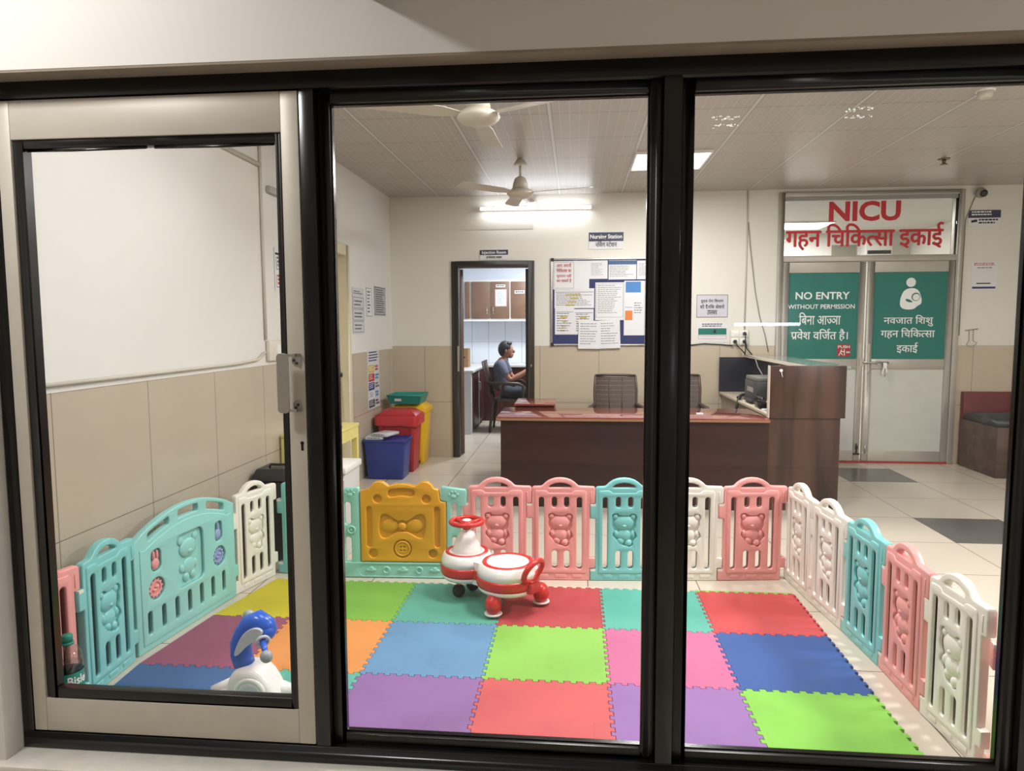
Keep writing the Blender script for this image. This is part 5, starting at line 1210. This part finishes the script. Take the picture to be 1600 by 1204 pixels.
for i in range(m_+1):
    th = PI*i/m_
    for k in range(n):
        ph = 2*PI*k/n; d = Vector((math.sin(th)*math.cos(ph), math.sin(th)*math.sin(ph), math.cos(th)))
        low = .05 if d.x > .35 else -.45 if d.x > -.1 else -.85
        z = max(d.z, low) if d.z < low else d.z
        vs.append(HC+Vector((-.014, 0, .012))+Vector((d.x*.099, d.y*.083, z*.116 if d.z >= low else low*.116)))
hr.add(vs, [(i*n+k, (i+1)*n+k, (i+1)*n+(k+1) % n, i*n+(k+1) % n) for i in range(m_) for k in range(n)], True)
hr.ell(HC+Vector((.030, 0, .090)), (.050, .060, .028), 14, 8)
hr.build('hair', m_hair, man)
V2 = [(.02, 0, .53), (-.02, 0, .66), (-.03, 0, .82), (.0, 0, .925)]; R2 = [(.125, .125), .12, .142, .082]; E2 = [(0, 1), (1, 2), (2, 3)]
for s in (-1, 1):
    b0 = len(V2); V2 += [(.0, s*.165, .90), (.05, s*.207, .80), (.085, s*.212, .745)]; R2 += [.072, .062, .062]; E2 += [(3, b0), (b0, b0+1), (b0+1, b0+2)]
link_mesh('shirt', skin('shirt', V2, E2, R2, m_shirt), m_shirt, man)
V3 = [(.0, 0, .53)]; R3 = [.118]; E3 = []
for s in (-1, 1):
    b0 = len(V3); V3 += [(.09, s*.09, .515), (.45, s*.11, .51), (.435, s*.11, .12)]; R3 += [.098, .07, .055]; E3 += [(0, b0), (b0, b0+1), (b0+1, b0+2)]
link_mesh('trousers', skin('trousers', V3, E3, R3, m_trs), m_trs, man)
sh = MB()
for s in (-1, 1):
    sh.ell((.49, s*.115, .045), (.125, .046, .044), 16, 8); sh.build('shoe', m_dark, man); sh = MB()

# ---- NICU interior glimpsed through the transom
ac = thing('air_conditioner', 'white air conditioner on the far wall seen through the transom', 'air conditioner', (4.25, 10.6, 2.38)); MB().box(-.18, .18, -.20, 0, 0, .22).build('ac_body', m_white_p, ac, bevel=.01); MB().box(-.16, .16, -.205, -.198, .02, .07).build('air_outlet', m_dark, ac)
vt = thing('wall_vent_panel', 'grey green wall panel left of the air conditioner behind the transom', 'panel', (3.95, 10.6, 2.36)); MB().box(-.28, .06, -.02, 0, 0, .19).build('grille', M('grey green panel', (140, 138, 122), .5), vt)

# ---- corridor side, in front of the glass
sg = thing('hanging_sign', 'brown edge of a sign board above the window, cut by the top of the photo', 'sign', (-.52, 1.64, 2.306))
MB().box(-.045, .05, -.28, .285, 0, .42).build('sign_board', M('brown sign board', (86, 70, 60), .5), sg, bevel=.003); MB().tube([(0, -.18, .42), (0, -.18, .745)], .008, 8).build('hanger_rod', m_steel, sg); MB().tube([(0, .18, .42), (0, .18, .745)], .008, 8).build('hanger_rod', m_steel, sg)
cl = thing('ceiling_panel_light', 'square lit panel on the corridor ceiling to the left', 'light', (-1.9, 1.0, 3.05)); MB().box(-.16, .16, -.16, .16, -.02, 0).build('diffuser', emit('corridor panel glow', (255, 248, 236), 3), cl)
cl = thing('ceiling_panel_light', 'square lit panel on the corridor ceiling to the right', 'light', (4.3, -.2, 3.05)); MB().box(-.31, .31, -.31, .31, -.02, 0).build('diffuser', emit('corridor panel glow', (255, 248, 236), 3), cl)
ct = thing('wall_tube_light', 'lit tube lamp on the far corridor wall, mirrored faintly in the right pane', 'light', (1.85, -3.0, 1.42)); MB().box(-.32, .32, -.05, 0, -.03, .03).build('housing', m_white_p, ct); MB().tube([(-.31, -.0, 0), (.31, -.0, 0)], .0, 4) if False else None
MB().tube([(-.31, .075, 0), (.31, .075, 0)], .016, 12).build('tube', emit('tube lamp glow', (240, 244, 255), 26), ct)
